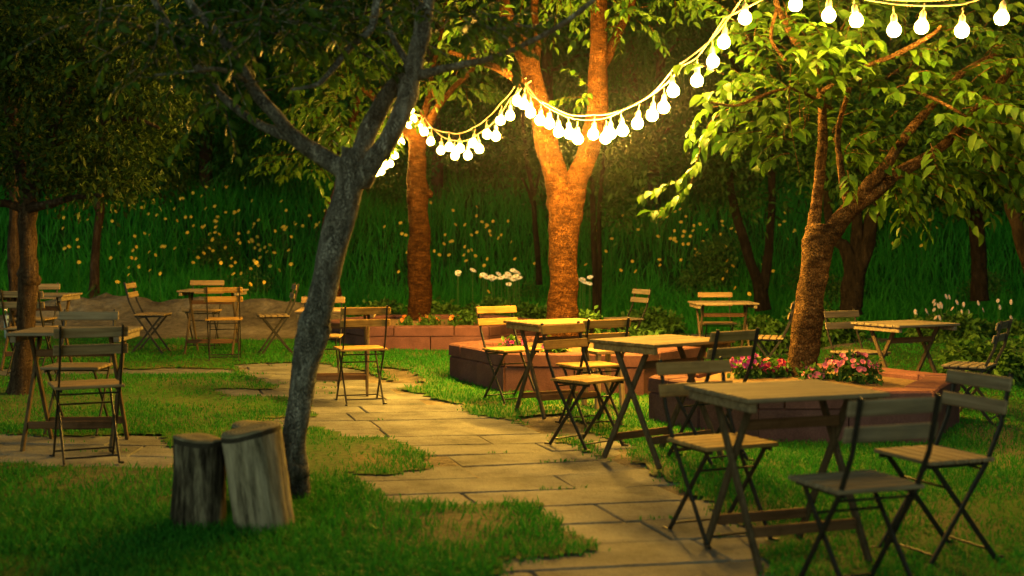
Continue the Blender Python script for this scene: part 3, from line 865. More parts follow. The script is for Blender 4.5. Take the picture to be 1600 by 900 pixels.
# --- left trees
ly = 10.3
limbs = [
 [(30,628,ly,40),(33,590,ly,33),(40,520,ly,28),(44,450,ly,29),(45,430,ly,34),(44,400,ly,26),(43,350,ly,26),(45,310,ly,30)],
 [(45,325,ly,18),(80,318,ly-.2,12),(120,308,ly-.3,9),(160,305,ly-.4,6)],
 [(44,330,ly,18),(10,318,ly-.1,12),(-40,320,ly-.2,9)],
 [(45,330,ly,22),(60,260,ly,18),(90,190,ly,15),(120,110,ly,12),(140,20,ly,9)],
 [(45,330,ly,20),(30,250,ly+.2,15),(10,160,ly+.3,12),(-10,60,ly+.3,9)],
 [(70,235,ly,12),(130,200,ly-.2,9),(200,185,ly-.3,7),(250,200,ly-.3,5)],
]
blobs = [pxblob(60,250,ly,130,60,.8), pxblob(170,220,ly-.1,110,70,.7), pxblob(90,120,ly,150,90,.9), pxblob(220,140,ly,90,70,.6), pxblob(0,60,ly,120,90,.8), pxblob(210,60,ly,100,70,.7), pxblob(150,285,ly-.1,90,28,.5)]
crown = crown_cloud(blobs, 1100, 13, 0.068, 0.10, .3, False, 41, 0.25, .45)
tree('round_tree', 'dark low-crowned tree beside the left table, its trunk with swollen rings', limbs, G(31, 622), M['bark_brown'], crown, M['leaf_olive'], None, 5, bumps=[(46,437,ly,18)])
ly2 = 13.2
limbs = [[(26,530,ly2,26),(25,480,ly2,21),(23,430,ly2,19),(22,380,ly2,18),(24,310,ly2,17),(30,220,ly2,14),(20,100,ly2,10)],
         [(24,310,ly2,10),(-10,240,ly2,8),(-40,150,ly2,6)], [(26,270,ly2,9),(70,200,ly2,7),(120,120,ly2,5)]]
blobs = [pxblob(0,200,ly2,130,90,1.0), pxblob(80,80,ly2,120,90,1.0), pxblob(-60,80,ly2,90,90,.8)]
tree('slim_tree', 'thin trunk just behind the low-crowned tree at the left edge', limbs, G(26, 520), M['bark_brown'], crown_cloud(blobs, 500, 12, 0.07, .13, .3, False, 42), M['leaf_olive'], None, 6)
l3 = 20.3
limbs = [[(146,470,l3,20),(148,430,l3,14),(150,380,l3,12),(156,330,l3,14),(160,250,l3,12),(170,120,l3,9)],
         [(155,335,l3,8),(130,270,l3,6),(110,180,l3,5)], [(157,310,l3,8),(190,260,l3,6),(230,180,l3,5)]]
blobs = [pxblob(150,240,l3,110,80,1.4), pxblob(230,160,l3,100,90,1.4), pxblob(110,120,l3,120,110,1.4), pxblob(250,260,l3,60,40,.8)]
tree('hillside_tree', 'slim dark trunk at the foot of the slope left of the earth mound', limbs, G(146, 466), M['bark_brown'], crown_cloud(blobs, 650, 12, 0.11, .22, .35, False, 43), M['leaf_olive'], None, 7)

# --- trees at the foot of the slope on the right and in the middle
def back_tree(name, label, limbs, base_px, crown_blobs, ncl, seed, leaf='leaf_dark', bark='bark_far', size=.12):
    blobs = [pxblob(*b_) for b_ in crown_blobs]
    cr = crown_cloud(blobs, ncl, 11, size, .22, .35, False, seed) if blobs else None
    return tree(name, label, limbs, G(*base_px), M[bark], cr, M[leaf], None, seed)
b = 21.5
back_tree('sapling', 'bare thin sapling close left of the thick forked trunk',
 [[(843,445,b,11),(840,400,b,9),(836,350,b,8),(832,300,b,8),(822,240,b,6),(815,170,b,4)], [(833,310,b,5),(845,260,b,4),(850,200,b,3)], [(838,340,b,5),(826,300,b,4),(812,270,b,3)]],
 (843,440), [(830,230,b,50,50,.8),(805,270,b,40,30,.6)], 90, 51)
back_tree('twin_stem_sapling', 'sapling with two thin upright stems close right of the thick forked trunk',
 [[(930,500,18.5,11),(930,440,18.5,9),(928,380,18.5,9),(926,310,18.5,8),(922,240,18.5,6)], [(935,500,18.5,9),(937,420,18.5,8),(936,350,18.5,7),(940,280,18.5,6),(948,220,18.5,5)]],
 (932,490), [(935,230,18.5,70,60,.9),(985,260,18.5,50,40,.7),(965,330,18.5,40,25,.5)], 170, 52)
b = 19.6
back_tree('crooked_tree', 'crooked two-stemmed tree behind the far table with the single chair beyond it',
 [[(1192,485,b,26),(1187,450,b,20),(1175,415,b,16),(1164,380,b,15),(1152,340,b,14),(1140,280,b,12),(1150,200,b,9)], [(1190,475,b,18),(1196,430,b,15),(1202,380,b,13),(1206,320,b,12),(1206,240,b,11),(1215,150,b,9),(1220,60,b,7)]],
 (1191,484), [(1150,230,b,80,60,1.0),(1210,180,b,80,80,1.2),(1100,260,b,50,40,.8),(1170,310,b,50,25,.6)], 330, 53)
b = 16.5
back_tree('double_trunk_tree', 'dark tree of two slanting trunks right of the lit planter tree',
 [[(1330,492,b,34),(1328,450,b,27),(1330,420,b,22),(1322,390,b,20),(1308,375,b,18),(1295,340,b,13),(1290,270,b,10)], [(1334,480,b,26),(1340,430,b,25),(1352,390,b,24),(1362,345,b,22),(1375,315,b,18),(1400,260,b,14),(1430,180,b,11)], [(1336,440,b,18),(1338,380,b,18),(1340,320,b,15),(1345,240,b,12)]],
 (1332,490), [(1400,260,b,100,50,1.0),(1350,200,b,90,70,1.0),(1460,200,b,80,80,1.0),(1300,260,b,50,40,.7)], 420, 54)
b = 17.8
back_tree('straight_tree', 'straight dark trunk standing in the white flowers at the far right',
 [[(1531,470,b,30),(1530,430,b,25),(1528,380,b,23),(1526,330,b,22),(1528,260,b,19),(1530,160,b,15)], [(1527,330,b,10),(1500,280,b,8),(1480,220,b,6)]],
 (1531,468), [(1530,260,b,90,60,1.0),(1560,160,b,100,90,1.1),(1480,300,b,60,28,.7)], 420, 55)
b = 12.5
back_tree('bending_tree', 'slanting trunk cut by the right edge of the photo',
 [[(1640,560,b,30),(1620,450,b,27),(1600,385,b,24),(1585,330,b,23),(1568,285,b,22),(1540,240,b,17),(1510,190,b,12)]],
 (1640,556), [(1560,220,b,70,40,.7),(1610,180,b,70,70,.8)], 240, 56)
b = 18.8
tree('hidden_tree', 'rough orange-lit trunk half hidden behind the leaning tree', [[(524,470,b,26),(518,420,b,20),(514,370,b,20),(518,335,b,24),(528,300,b,18),(545,230,b,12),(560,150,b,8)]], G(524, 468), M['bark_cherry'], None, None, None, 57, bumps=[(515,345,b,12)])

# --- dense trees on the slope
def slope_tree(kind, seed):
    r = np.random.default_rng(seed)
    t = thing('slope_tree', 'dense dark tree on the slope, its crown merging with its neighbours', 'tree', (0, 0, 0), 0, 'dense trees on the slope')
    mb = MB()
    pts, rad = spline([Vector((0, 0, -.3)), Vector((.05, 0, 1.2)), Vector((-.05, .1, 3)), Vector((.1, 0, 5.5))], [.16, .12, .10, .04])
    mb.tube(pts, rad, 8)
    for k in range(7):
        a = k * 2.4; z = 1.2 + .55 * k
        mb.tube([(0, 0, z), (math.cos(a) * .8, math.sin(a) * .8, z + .4), (math.cos(a) * 1.6, math.sin(a) * 1.6, z + .5)], [.05, .035, .015], 5)
    mb.build('trunk', M['bark_brown'], t, True)
    if kind == 0:
        bl = [(np.array([r.normal(0, .8), r.normal(0, .8), 1.0 + 4.6 * i / 11]), np.array([1.2, 1.2, .75]) * r.uniform(.7, 1.15)) for i in range(12)]
        V_, T_ = crown_cloud(bl, 800, 11, .17, .24, .45, False, seed, .5, .3)
    elif kind == 1:
        bl = [(np.array([math.cos(i * 2.4) * 1.2 * (1 - i / 14), math.sin(i * 2.4) * 1.2 * (1 - i / 14), .5 + 5.0 * i / 12]), np.array([.95, .95, .45]) * r.uniform(.7, 1.1)) for i in range(13)]
        V_, T_ = crown_cloud(bl, 850, 12, .19, .2, .3, False, seed, .9, .16)
    else:
        bl = [(np.array([r.normal(0, .9), r.normal(0, .7), .4 + 3.0 * i / 9]), np.array([1.1, 1.0, .6]) * r.uniform(.7, 1.2)) for i in range(10)]
        V_, T_ = crown_cloud(bl, 750, 12, .12, .2, .45, False, seed, .3, .45)
    trimesh('crown', V_, T_, M['leaf_hill'], t)
    return t
protos = [slope_tree(k, 70 + k) for k in range(3)]
spots = [(-11.5, 26.5, 0, 1.2), (-8.6, 27.5, 2, 1.2), (-6.2, 26.2, 1, 1.05), (-3.9, 28.2, 0, 1.15), (-1.6, 26.8, 2, 1.0), (0.8, 27.6, 1, 1.15), (2.9, 26.0, 1, 1.0), (5.0, 27.4, 0, 1.1), (7.2, 26.2, 2, 1.2), (9.4, 26.8, 1, 1.15), (11.4, 25.5, 0, 1.1),
         (-13, 33, 1, 1.5), (-9.8, 34, 0, 1.5), (-6.6, 33, 2, 1.6), (-3.2, 34.5, 1, 1.5), (0, 33, 0, 1.6), (3.2, 34.5, 2, 1.6), (6.4, 33, 1, 1.5), (9.6, 34.5, 0, 1.5), (13, 33, 2, 1.6),
         (-14, 42, 0, 2), (-8, 43, 1, 2), (-2, 42, 2, 2), (4, 43, 0, 2), (10, 42, 1, 2), (16, 43, 2, 2)]
seen = set()
for i, (x, y, k, s) in enumerate(spots):
    loc = (x, y, float(height(x, y)) - .1)
    if k in seen:
        t = copy_thing(protos[k], loc, i * 1.7, protos[k]['label'])
    else:
        t = protos[k]; t.location = loc; t.rotation_euler = (0, 0, i * 1.7); seen.add(k)
    t.scale = (s, s, s)

def meadow_bush(seed):
    r = np.random.default_rng(seed)
    t = thing('meadow_bush', 'low leafy bush in the tall grass of the slope', 'bush', (0, 0, 0), 0, 'bushes in the slope grass')
    bl = [(np.array([r.normal(0, .3), r.normal(0, .3), .25 + .2 * i]), np.array([.5, .5, .32]) * r.uniform(.6, 1.1)) for i in range(4)]
    V_, T_ = crown_cloud(bl, 150, 9, .11, .12, .4, False, seed, .2, .4)
    trimesh('foliage', V_, T_, M['weed'], t)
    mb = MB()
    for k in range(4): mb.tube([(0, 0, -.1), (r.normal(0, .1), r.normal(0, .1), .4), (r.normal(0, .25), r.normal(0, .25), .85)], [.015, .01, .004], 5)
    mb.build('stem', M['bark_far'], t)
    return t
bp = [meadow_bush(90 + k) for k in range(3)]
rb = np.random.default_rng(12)
for i in range(20):
    y = rb.uniform(20.8, 28); x = rb.uniform(-1, 1) * .42 * y
    loc = (x, y, float(height(x, y)) - .05)
    t = bp[i] if i < 3 else copy_thing(bp[i % 3], loc, rb.uniform(0, 6), bp[0]['label'])
    t.location = loc; sc_ = rb.uniform(.4, .9); t.scale = (sc_, sc_, sc_ * rb.uniform(.8, 1.3))

# ------------------------------------------------------------------ planters
def planter(name, label, cx, cy, rad, hgt, n, rot, seed, courses=1, sx=1.0):
    r = random.Random(seed)
    z0 = float(height(cx, cy))
    t = thing(name, label, 'planter', (cx, cy, z0))
    base, cap = MB(), MB()
    wall = .20
    cap_h = .115
    lower = hgt - cap_h
    vs_ = [Vector((math.cos(rot + 2 * math.pi * k / n) * rad * sx, math.sin(rot + 2 * math.pi * k / n) * rad, 0)) for k in range(n)]
    for k in range(n):
        a, c_ = vs_[k], vs_[(k + 1) % n]
        e = c_ - a; L = e.length; u = e.normalized(); inn = Vector((-u.y, u.x, 0))
        ang = math.atan2(u.y, u.x)
        half = math.pi / n
        # slope of the ground along this side is left under the blocks
        nb = max(1, round(L / .62))
        def block(mb, s0, s1, zlo, zhi, w, out):
            # trapezoid blocks: mitred where two sides meet
            m0 = math.tan(half) if s0 <= 0 else 0; m1 = math.tan(half) if s1 >= L else 0
            g_ = .006
            s0_, s1_ = s0 + (g_ if s0 > 0 else .004), s1 - (g_ if s1 < L else .004)
            bev = .014
            def ring(z, ins):
                o0 = a + u * (s0_ + ins) + inn * (ins - out); o1 = a + u * (s1_ - ins) + inn * (ins - out)
                i1 = a + u * (s1_ - ins - m1 * w) + inn * (w - ins); i0 = a + u * (s0_ + ins + m0 * w) + inn * (w - ins)
                return [Vector((p.x, p.y, z)) for p in (o0, o1, i1, i0)]
            rr = [ring(zlo, 0), ring(zhi - bev, 0), ring(zhi, bev)]
            V_ = sum(rr, [])
            F_ = [(3, 2, 1, 0)]
            for q in range(2):
                for j in range(4):
                    F_.append((q * 4 + j, q * 4 + (j + 1) % 4, q * 4 + 4 + (j + 1) % 4, q * 4 + 4 + j))
            F_.append((8, 9, 10, 11))
            mb.add(V_, F_)
        ed = [0] + [L * (j + r.uniform(-.06, .06)) / nb for j in range(1, nb)] + [L]
        for j in range(nb):
            block(base, ed[j], ed[j + 1], -.12, lower + r.uniform(-.004, .0), wall, r.uniform(-.012, .012))
        ed = [0] + [L * (j + .35 + r.uniform(-.1, .1)) / nb for j in range(0, nb)] + [L]
        for j in range(len(ed) - 1):
            block(cap, ed[j], ed[j + 1], lower + .003, hgt + r.uniform(-.004, .004), wall + .03, .012 + r.uniform(-.01, .01))
    base.build('base_course', M['block'], t)
    cap.build('capping', M['block'], t)
    m_ = MB()
    ring0 = [v * ((rad - wall * .9) / rad) for v in vs_]
    V_ = [Vector((v.x, v.y, hgt - .05)) for v in ring0] + [Vector((v.x * .5, v.y * .5, hgt - .02)) for v in ring0] + [Vector((0, 0, hgt + .0))]
    F_ = [(k, (k + 1) % n, n + (k + 1) % n, n + k) for k in range(n)] + [(n + k, n + (k + 1) % n, 2 * n) for k in range(n)]
    m_.add(V_, F_)
    m_.build('soil', M['soil'], t, True)
    return t, z0 + hgt - .03
pl3, z3 = planter('block_planter', 'large planter ring of pinkish blocks round the right lit tree', 2.23, 9.70, 1.19, .37, 6, R(2), 1)
pl2, z2 = planter('block_planter', 'middle planter ring of pinkish blocks round the thick forked tree, behind the lit table', .62, 12.25, 1.22, .37, 6, R(-4), 2)
pl1, z1 = planter('block_planter', 'rear planter ring of reddish blocks round the slender pruned trunk', -1.0, 16.45, 1.45, .31, 6, R(0), 3)

# ------------------------------------------------------------------ chairs
def make_chair(label):
    t = thing('folding_chair', label, 'chair')
    mb = MB()
    ws = [.062] * 5
    y = -.165
    for i in range(5):
        mb.box((0, y + .031, .436), (.385, .060, .018), None, 0, .004); y += .0685
    mb.build('seat', M['slat'], t)
    # back slats follow the tilt of the uprights
    for zc in (.753, .655):
        f = (zc - .58) / (.79 - .58)
        yc = -.215 + (-.265 + .215) * f
        mb = MB(); mb.box((0, yc + .0195, zc), (.405, .014, .060), Matrix.Rotation(R(13), 3, 'X'), 0, .004)
        mb.build('back_slat', M['slat'], t)
    for s in (-1, 1):
        mb = MB(); x = s * .168
        pts = [(x, .15, .0), (x, -.14, .42), (x, -.215, .58), (x, -.265, .79)]
        for p, q in zip(pts[:-1], pts[1:]): mb.bar(p, Vector(q) + (Vector(q) - Vector(p)).normalized() * .006, .022, .011, (1, 0, 0), .002)
        mb.bar((x, .148, .006), (x + s * .012, .185, .006), .018, .012, (0, 0, 1), .002)
        mb.build('leg', M['iron'], t)
        mb = MB(); x = s * .150
        mb.bar((x, -.21, .0), (x, .125, .42), .022, .011, (1, 0, 0), .002)
        mb.bar((x, -.208, .006), (x + s * .012, -.245, .006), .018, .012, (0, 0, 1), .002)
        mb.bar((x + s * .006, -.16, .418), (x + s * .006, .165, .418), .018, .010, (1, 0, 0), .002)
        mb.build('leg', M['iron'], t)
    for (y, z, w) in ((.122, .040, .168), (-.180, .040, .150), (-.12, .395, .168), (.045, .32, .150)):
        mb = MB(); mb.tube([(-w, y, z), (w, y, z)], .0055, 8); mb.build('stretcher', M['iron'], t)
    return t
def make_table(label):
    t = thing('folding_table', label, 'table')
    mb = MB()
    n = 7; W_ = .56 / n
    for i in range(n):
        mb.box((0, -.28 + W_ * (i + .5), .708), (.68, W_ - .006, .020), None, 0, .004)
    for s in (-1, 1): mb.box((s * .305, 0, .677), (.035, .52, .040), None, 0, .004)
    mb.build('tabletop', M['tabletop'], t)
    for s in (-1, 1):
        for d in (-1, 1):
            x = s * (.262 if d > 0 else .238)
            mb = MB(); mb.bar((x, -d * .25, .0), (x, d * .135, .695), .034, .020, (1, 0, 0), .003)
            mb.build('leg', M['leg_wood'], t)
    def at(d, z): return -d * .25 + d * .385 * z / .695
    for d, z, w in ((1, .15, .25), (-1, .13, .226), (-1, .58, .226)):
        mb = MB(); mb.box((0, at(d, z), z), (w * 2, .018, .045), None, 0, .003); mb.build('stretcher', M['bar_wood'], t)
    return t
def place(x, y): return (x, y, top(x, y))
GC, GT = 'folding chairs at the garden tables', 'folding tables in the garden'
chairs = [
 (1.31, 4.85, 110, 'front chair nearest the camera, its back to us, at the front right table'),
 (1.83, 5.53, 201, 'chair at the right end of the front right table, turned to face left'),
 (0.955, 5.80, -66, 'chair facing us across the left side of the front right table, yellowish slats'),
 (0.50, 8.32, -48, 'glowing orange chair facing us at the far side of the second table from the front'),
 (1.16, 7.66, 127, 'chair with its slanting back to us between the second table and the magenta flowers'),
 (0.57, 9.38, 118, 'orange-lit chair with its reddish back to us before the table by the middle planter'),
 (0.00, 10.62, -56, 'bright orange chair facing us before the left corner of the middle planter'),
 (2.38, 14.75, -90, 'chair beyond the far table near the crooked tree, only its top slats in view'),
 (2.52, 12.6, 165, 'dark chair seen from its side between the far table and the right lit trunk'),
 (3.00, 11.0, -62, 'grey chair facing us at the left of the dim table behind the right planter'),
 (3.56, 9.92, 147, 'dim chair turned left beside the white flowers, right of the table behind the planter'),
 (1.33, 15.2, 205, 'small grey chair standing alone in front of the slope right of the thick forked trunk'),
 (-2.47, 7.40, 116, 'dim chair with its back to us at the left table on the paving'),
 (-2.86, 8.40, -90, 'chair facing us beyond the left table on the paving, mostly hidden by it'),
 (-4.42, 11.75, 90, 'chair with its back to us behind the low-crowned left tree'),
 (-4.86, 12.95, -90, 'chair on the far side of the far left table, pale top slat showing'),
 (-3.99, 14.2, 2, 'chair in profile facing right, left of the table before the earth mound'),
 (-3.09, 13.72, 101, 'chair with orange slats and its back to us at the table before the earth mound'),
 (-3.62, 14.95, -90, 'chair facing us beyond the table before the earth mound'),
 (-2.69, 14.4, 196, 'chair facing left, right of the table before the earth mound'),
 (-1.24, 10.42, 108, 'sunlit-looking chair with its back to us on the path right of the leaning trunk'),
 (-1.74, 11.6, -88, 'chair hidden behind the leaning trunk, facing us over the table there'),
]
chairs[20] = (-1.24, 10.42, 108, 'chair with a yellow-lit seat and its back to us, right of the leaning trunk')
c0 = None
for (x, y, hd, lab) in chairs:
    rz = R(hd - 90)
    if c0 is None:
        c0 = make_chair(lab); c0.location = place(x, y); c0.rotation_euler = (0, 0, rz); c0['group'] = GC
    else: copy_thing(c0, place(x, y), rz, lab)
tables = [
 (1.17, 5.48, 20, 'largest-looking table at the front right, weathered top with crossed wooden legs'),
 (0.90, 7.66, 38, 'second table from the front, orange-lit slatted top seen at an angle'),
 (0.36, 9.95, 28, 'brightly lit table in front of the middle planter'),
 (2.30, 13.95, 2, 'small far table left of the right lit trunk with one chair beyond'),
 (3.26, 10.60, 28, 'dim table behind the right planter with a chair at either side'),
 (-2.69, 7.90, 3, 'dim table standing on the side path at the left'),
 (-4.58, 12.35, 0, 'far left table behind the low-crowned tree'),
 (-3.34, 14.30, 0, 'table on the grass before the earth mound with four chairs round it'),
 (-1.50, 10.98, 4, 'table half hidden by the leaning trunk, at the near side of the rear planter'),
]
t0 = None
for (x, y, a, lab) in tables:
    if t0 is None:
        t0 = make_table(lab); t0.location = place(x, y); t0.rotation_euler = (0, 0, R(a)); t0['group'] = GT
    else: copy_thing(t0, place(x, y), R(a), lab)

def grey_wood(o, w):  # mixes grey into seat, back slat and tabletop wood by w
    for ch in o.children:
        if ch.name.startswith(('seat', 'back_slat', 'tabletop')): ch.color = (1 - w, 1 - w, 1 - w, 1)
grey_chairs = {0: .75, 1: .7, 2: .25, 4: .2, 7: .3, 8: .6, 9: .75, 10: .8, 11: .8, 12: .55, 13: .7, 14: .6, 15: .55, 16: .6, 18: .4, 19: .6, 21: .3}
grey_tables = {0: .55, 3: .6, 4: .75, 5: .75, 6: .7, 7: .6, 8: .3}
for lst, grey_shares, pre in ((chairs, grey_chairs, 'folding_chair'), (tables, grey_tables, 'folding_table')):
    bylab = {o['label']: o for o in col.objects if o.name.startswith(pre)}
    for i_, w_ in grey_shares.items(): grey_wood(bylab[lst[i_][-1]], w_)

# wooden stool beside the middle planter
t = thing('wooden_stool', 'plain orange-lit wooden stool before the middle planter', 'stool', place(.74, 10.35), R(25))
mb = MB(); mb.box((0, 0, .455), (.27, .27, .03), None, 0, .006); mb.build('seat', M['plain_wood'], t)
for a in (-1, 1):
    for c_ in (-1, 1):
        mb = MB(); mb.bar((a * .115, c_ * .115, 0), (a * .10, c_ * .10, .44), .038, .038, (1, 0, 0), .004); mb.build('leg', M['plain_wood'], t)

# ------------------------------------------------------------------ stumps
def stump(label, px, py, dia, hgt, lean, rz, mat, seed, flare=1.1):
    g_ = G(px, py)
    t = thing('tree_stump', label, 'stump', (g_.x, g_.y, g_.z - .01), rz)
    t.rotation_euler = (0, lean, rz)
    r = random.Random(seed)
    n, m_ = 40, 14
    V_ = []
    ph = [r.uniform(0, 6.28) for _ in range(6)]
    for i in range(m_):
        z = -.05 + (hgt + .05) * i / (m_ - 1) if i < m_ - 2 else (hgt - .022 if i == m_ - 2 else hgt)
        tt = i / (m_ - 1)
        for k in range(n):
            a = 2 * math.pi * k / n
            rad = dia / 2 * (flare + (1 - flare) * min(1, tt * 1.6)) * (1 + .035 * math.sin(2 * a + ph[0]) + .03 * math.sin(5 * a + ph[1] + tt) + .018 * math.sin(9 * a + ph[2] - tt * 1.5) + .012 * math.sin(tt * 9 + ph[3] + a)) + r.uniform(-.0015, .0015)
            zz = z + (.010 * math.cos(a + ph[4]) + .003 * math.sin(3 * a + ph[5])) * tt
            V_.append((math.cos(a) * rad, math.sin(a) * rad, zz))
    F_ = [(i * n + k, i * n + (k + 1) % n, (i + 1) * n + (k + 1) % n, (i + 1) * n + k) for i in range(m_ - 1) for k in range(n)]
    pymesh('trunk', V_, F_, [mat, M['rim']], t, True, [1 if q >= (m_ - 2) * n else 0 for q in range((m_ - 1) * n)])
    ring_ = V_[-n:]
    ins = [(x * .96, y * .96, z + .006) for x, y, z in ring_]
    mid = [(x * .5, y * .5, z * .5 + (hgt + .004) * .5) for x, y, z in ins]
    VV = list(ring_) + ins + mid + [(0, 0, hgt + .003)]
    FF = [(k, (k + 1) % n, n + (k + 1) % n, n + k) for k in range(n)] + [(n + k, n + (k + 1) % n, 2 * n + (k + 1) % n, 2 * n + k) for k in range(n)] + [(2 * n + k, 2 * n + (k + 1) % n, 3 * n) for k in range(n)]
    pymesh('cut_face', VV, FF, M['cut'], t, True)
stump('dark streaked stump standing upright at the left of the stumps', 310, 831, .222, .43, R(1), 0, M['stump'], 1)
stump('pale stump leaning left against the leaning tree', 416, 840, .262, .50, R(-8), 0, M['stump_pale'], 2, 1.0)
stump('third stump hidden behind the pale leaning one, only its top showing', 404, 800, .20, .435, R(-3), 0, M['stump'], 3)

# ------------------------------------------------------------------ string lights
def make_bulb_meshes():
    mb = MB()
    n = 14
    prof = [(0.0, -.052), (.018, -.049), (.033, -.041), (.045, -.027), (.051, -.008), (.050, .010), (.043, .027), (.031, .042), (.021, .054), (.018, .062)]
    V_ = []; F_ = []
    for r_0, z in prof[1:]:
        for k in range(n):
            a = 2 * math.pi * k / n; V_.append((math.cos(a) * r_0, math.sin(a) * r_0, z))
    for i in range(len(prof) - 2):
        for k in range(n): F_.append((i * n + k, i * n + (k + 1) % n, (i + 1) * n + (k + 1) % n, (i + 1) * n + k))
    V_.append((0, 0, -.052)); b_ = len(V_) - 1
    for k in range(n): F_.append((b_, (k + 1) % n, k))
    mb.add(V_, F_)
    o1 = mb.build('bulb', M['bulb'], None, True)
    mb = MB()
    mb.tube([(0, 0, .055), (0, 0, .060), (0, 0, .105), (0, 0, .118), (0, 0, .125)], [.021, .024, .022, .014, .006], 12)
    mb.tube([(0, 0, .12), (.004, 0, .145), (0, .003, .175)], .005, 6)
    o2 = mb.build('socket', M['socket'], None, True)
    return o1, o2
bulb_o, socket_o = make_bulb_meshes()
first = [True]
def light_string(label, bulbs, ends, size=1.0, glow='bulb'):
    """bulbs: (px, py, Y) of each glass; cord runs above them from ends[0] to ends[1]"""
    pb = [P(*q) for q in bulbs]
    root = thing('string_light', label, 'string lights', pb[0] + Vector((0, 0, .17)), 0, 'festoon string lights')
    org = root.location.copy()
    hang = [p + Vector((0, 0, .172 * size)) for p in pb]
    path = ([P(*q) for q in ends[0]] if ends[0] else []) + hang + ([P(*q) for q in ends[1]] if ends[1] else [])
    pts = []
    for i in range(len(path) - 1):
        a, c_ = path[i], path[i + 1]; L = (c_ - a).length
        for k in range(6):
            t_ = k / 6
            pts.append(a.lerp(c_, t_) + Vector((0, 0, -.10 * L * t_ * (1 - t_))))
    pts.append(path[-1])
    mb = MB(); mb.tube([p - org for p in pts], .0065, 6); mb.build('cord', M['cord'], root, True)
    for i, p in enumerate(pb):
        if first[0]:
            bo, so = bulb_o, socket_o; first[0] = False
        else:
            bo, so = bulb_o.copy(), socket_o.copy(); col.objects.link(bo); col.objects.link(so)
        bo.parent = root; bo.location = p - org; bo.scale = (size * .88,) * 3
        bo.rotation_euler = (random.uniform(-.12, .12), random.uniform(-.12, .12), random.uniform(0, 6))
        so.parent = bo
        if True:
            bo.material_slots[0].link = 'OBJECT'; bo.material_slots[0].material = M[glow]
def lerpY(lst, x0, y0, x1, y1): return [(a, b_, y0 + (y1 - y0) * (a - x0) / (x1 - x0)) for a, b_ in lst]
L_a = lerpY([(673,221),(702,230),(719,232),(739,224),(761,210),(782,188),(808,158)], 650, 15.9, 810, 12.4)
L_b = lerpY([(663,206),(689,235),(711,243),(731,243),(749,233),(775,213),(797,181),(818,163)], 650, 15.8, 815, 12.2)
light_string('upper strand of the left swag between the pruned trunk and the forked tree', L_a, ([(652,196,16.35)], [(822,122,12.2)]), 1.0, 'bulb_mid')
light_string('lower strand of the left swag between the pruned trunk and the forked tree', L_b, ([(648,198,16.3)], [(830,126,12.1)]), 1.0, 'bulb_mid')
R_a = lerpY([(829,176),(858,193),(890,209),(927,210),(954,209),(996,193),(1037,168)], 815, 12.15, 1060, 10.0)
R_b = lerpY([(844,188),(873,206),(903,217),(946,216),(973,204),(1019,180),(1052,142)], 815, 12.05, 1060, 9.8)
light_string('upper strand of the middle swag crossing the forked tree', R_a, ([(818,126,12.2)], [(1062,106,9.8)]))
light_string('lower strand of the middle swag crossing the forked tree', R_b, ([(822,130,12.1)], [(1064,100,9.7)]))
light_string('left half of the strand rising into the right tree crown, six bulbs', [(1089,126,9.5),(1131,66,9.2),(1243,7,8.8),(1338,32,8.6),(1440,42,8.5),(1565,28,8.4)], ([(1060,104,9.8)], [(1640,-30,8.3)]), 1.0, 'bulb_soft')
light_string('strand with five bulbs alternating with it along the top right of the photo', [(1114,96,9.4),(1164,28,9.0),(1295,24,8.7),(1397,47,8.5),(1503,48,8.4)], ([(1062,100,9.7)], [(1640,-45,8.3)]), 1.0, 'bulb_soft')
light_string('short strand hanging from the pruned trunk, seen behind the leaning tree', [(657,200,16.25),(640,195,16.3),(646,186,16.4),(627,222,16.6),(617,243,16.8),(610,256,17),(602,259,17.1),(596,268,17.3),(588,270,17.4),(570,268,17.8),(548,255,18.2)], ([(650,180,16.3)], [(520,220,18.8)]), .9, 'bulb_mid')
light_string('single loop of bulbs up in the branches above the pruned trunk', [(642,172,16.2),(648,133,16.0)], ([(640,190,16.3)], [(655,90,15.8)]), .8, 'bulb_mid')

# ------------------------------------------------------------------ flowers
def flower_mesh(petals, rad, h, mp, md, seed):
    r = random.Random(seed)
    mb = MB()
    mb.tube([(0, 0, -h), (r.uniform(-.02, .02), .01, -h * .5), (0, 0, 0)], .0035, 4, mi=2)
    tl = Matrix.Rotation(r.uniform(.35, .9), 3, 'X') @ Matrix.Rotation(r.uniform(-.4, .4), 3, 'Y')
    for k in range(petals):
        a = 2 * math.pi * k / petals; w = math.pi / petals * .95
        pts = [(0, 0, 0), (math.cos(a - w) * rad * .6, math.sin(a - w) * rad * .6, .006), (math.cos(a - w * .6) * rad, math.sin(a - w * .6) * rad, .0), (math.cos(a + w * .6) * rad, math.sin(a + w * .6) * rad, .0), (math.cos(a + w) * rad * .6, math.sin(a + w) * rad * .6, .006)]
        mb.add([tl @ Vector(p) for p in pts], [(0, 1, 2, 3, 4)], 0)
    dv = []
    for i in range(3):
        th = math.pi / 2 * i / 3
        for k in range(8):
            dv.append(tl @ Vector((math.cos(th) * math.cos(k * .785) * rad * .3, math.cos(th) * math.sin(k * .785) * rad * .3, .006 + math.sin(th) * rad * .16)))
    mb.add(dv, [(i * 8 + k, i * 8 + (k + 1) % 8, i * 8 + 8 + (k + 1) % 8, i * 8 + 8 + k) for i in range(2) for k in range(8)] + [tuple(range(16, 24))], 1)
    me = bpy.data.meshes.new('flower')
    me.from_pydata([tuple(v) for v in mb.V], [], mb.F)
    for q in (mp, md, M['stem']): me.materials.append(q)
    me.polygons.foreach_set('material_index', mb.I)
    return me
ymesh = [flower_mesh(8, .040, .55, M['petal_yellow'], M['disc_yellow'], s) for s in range(4)]
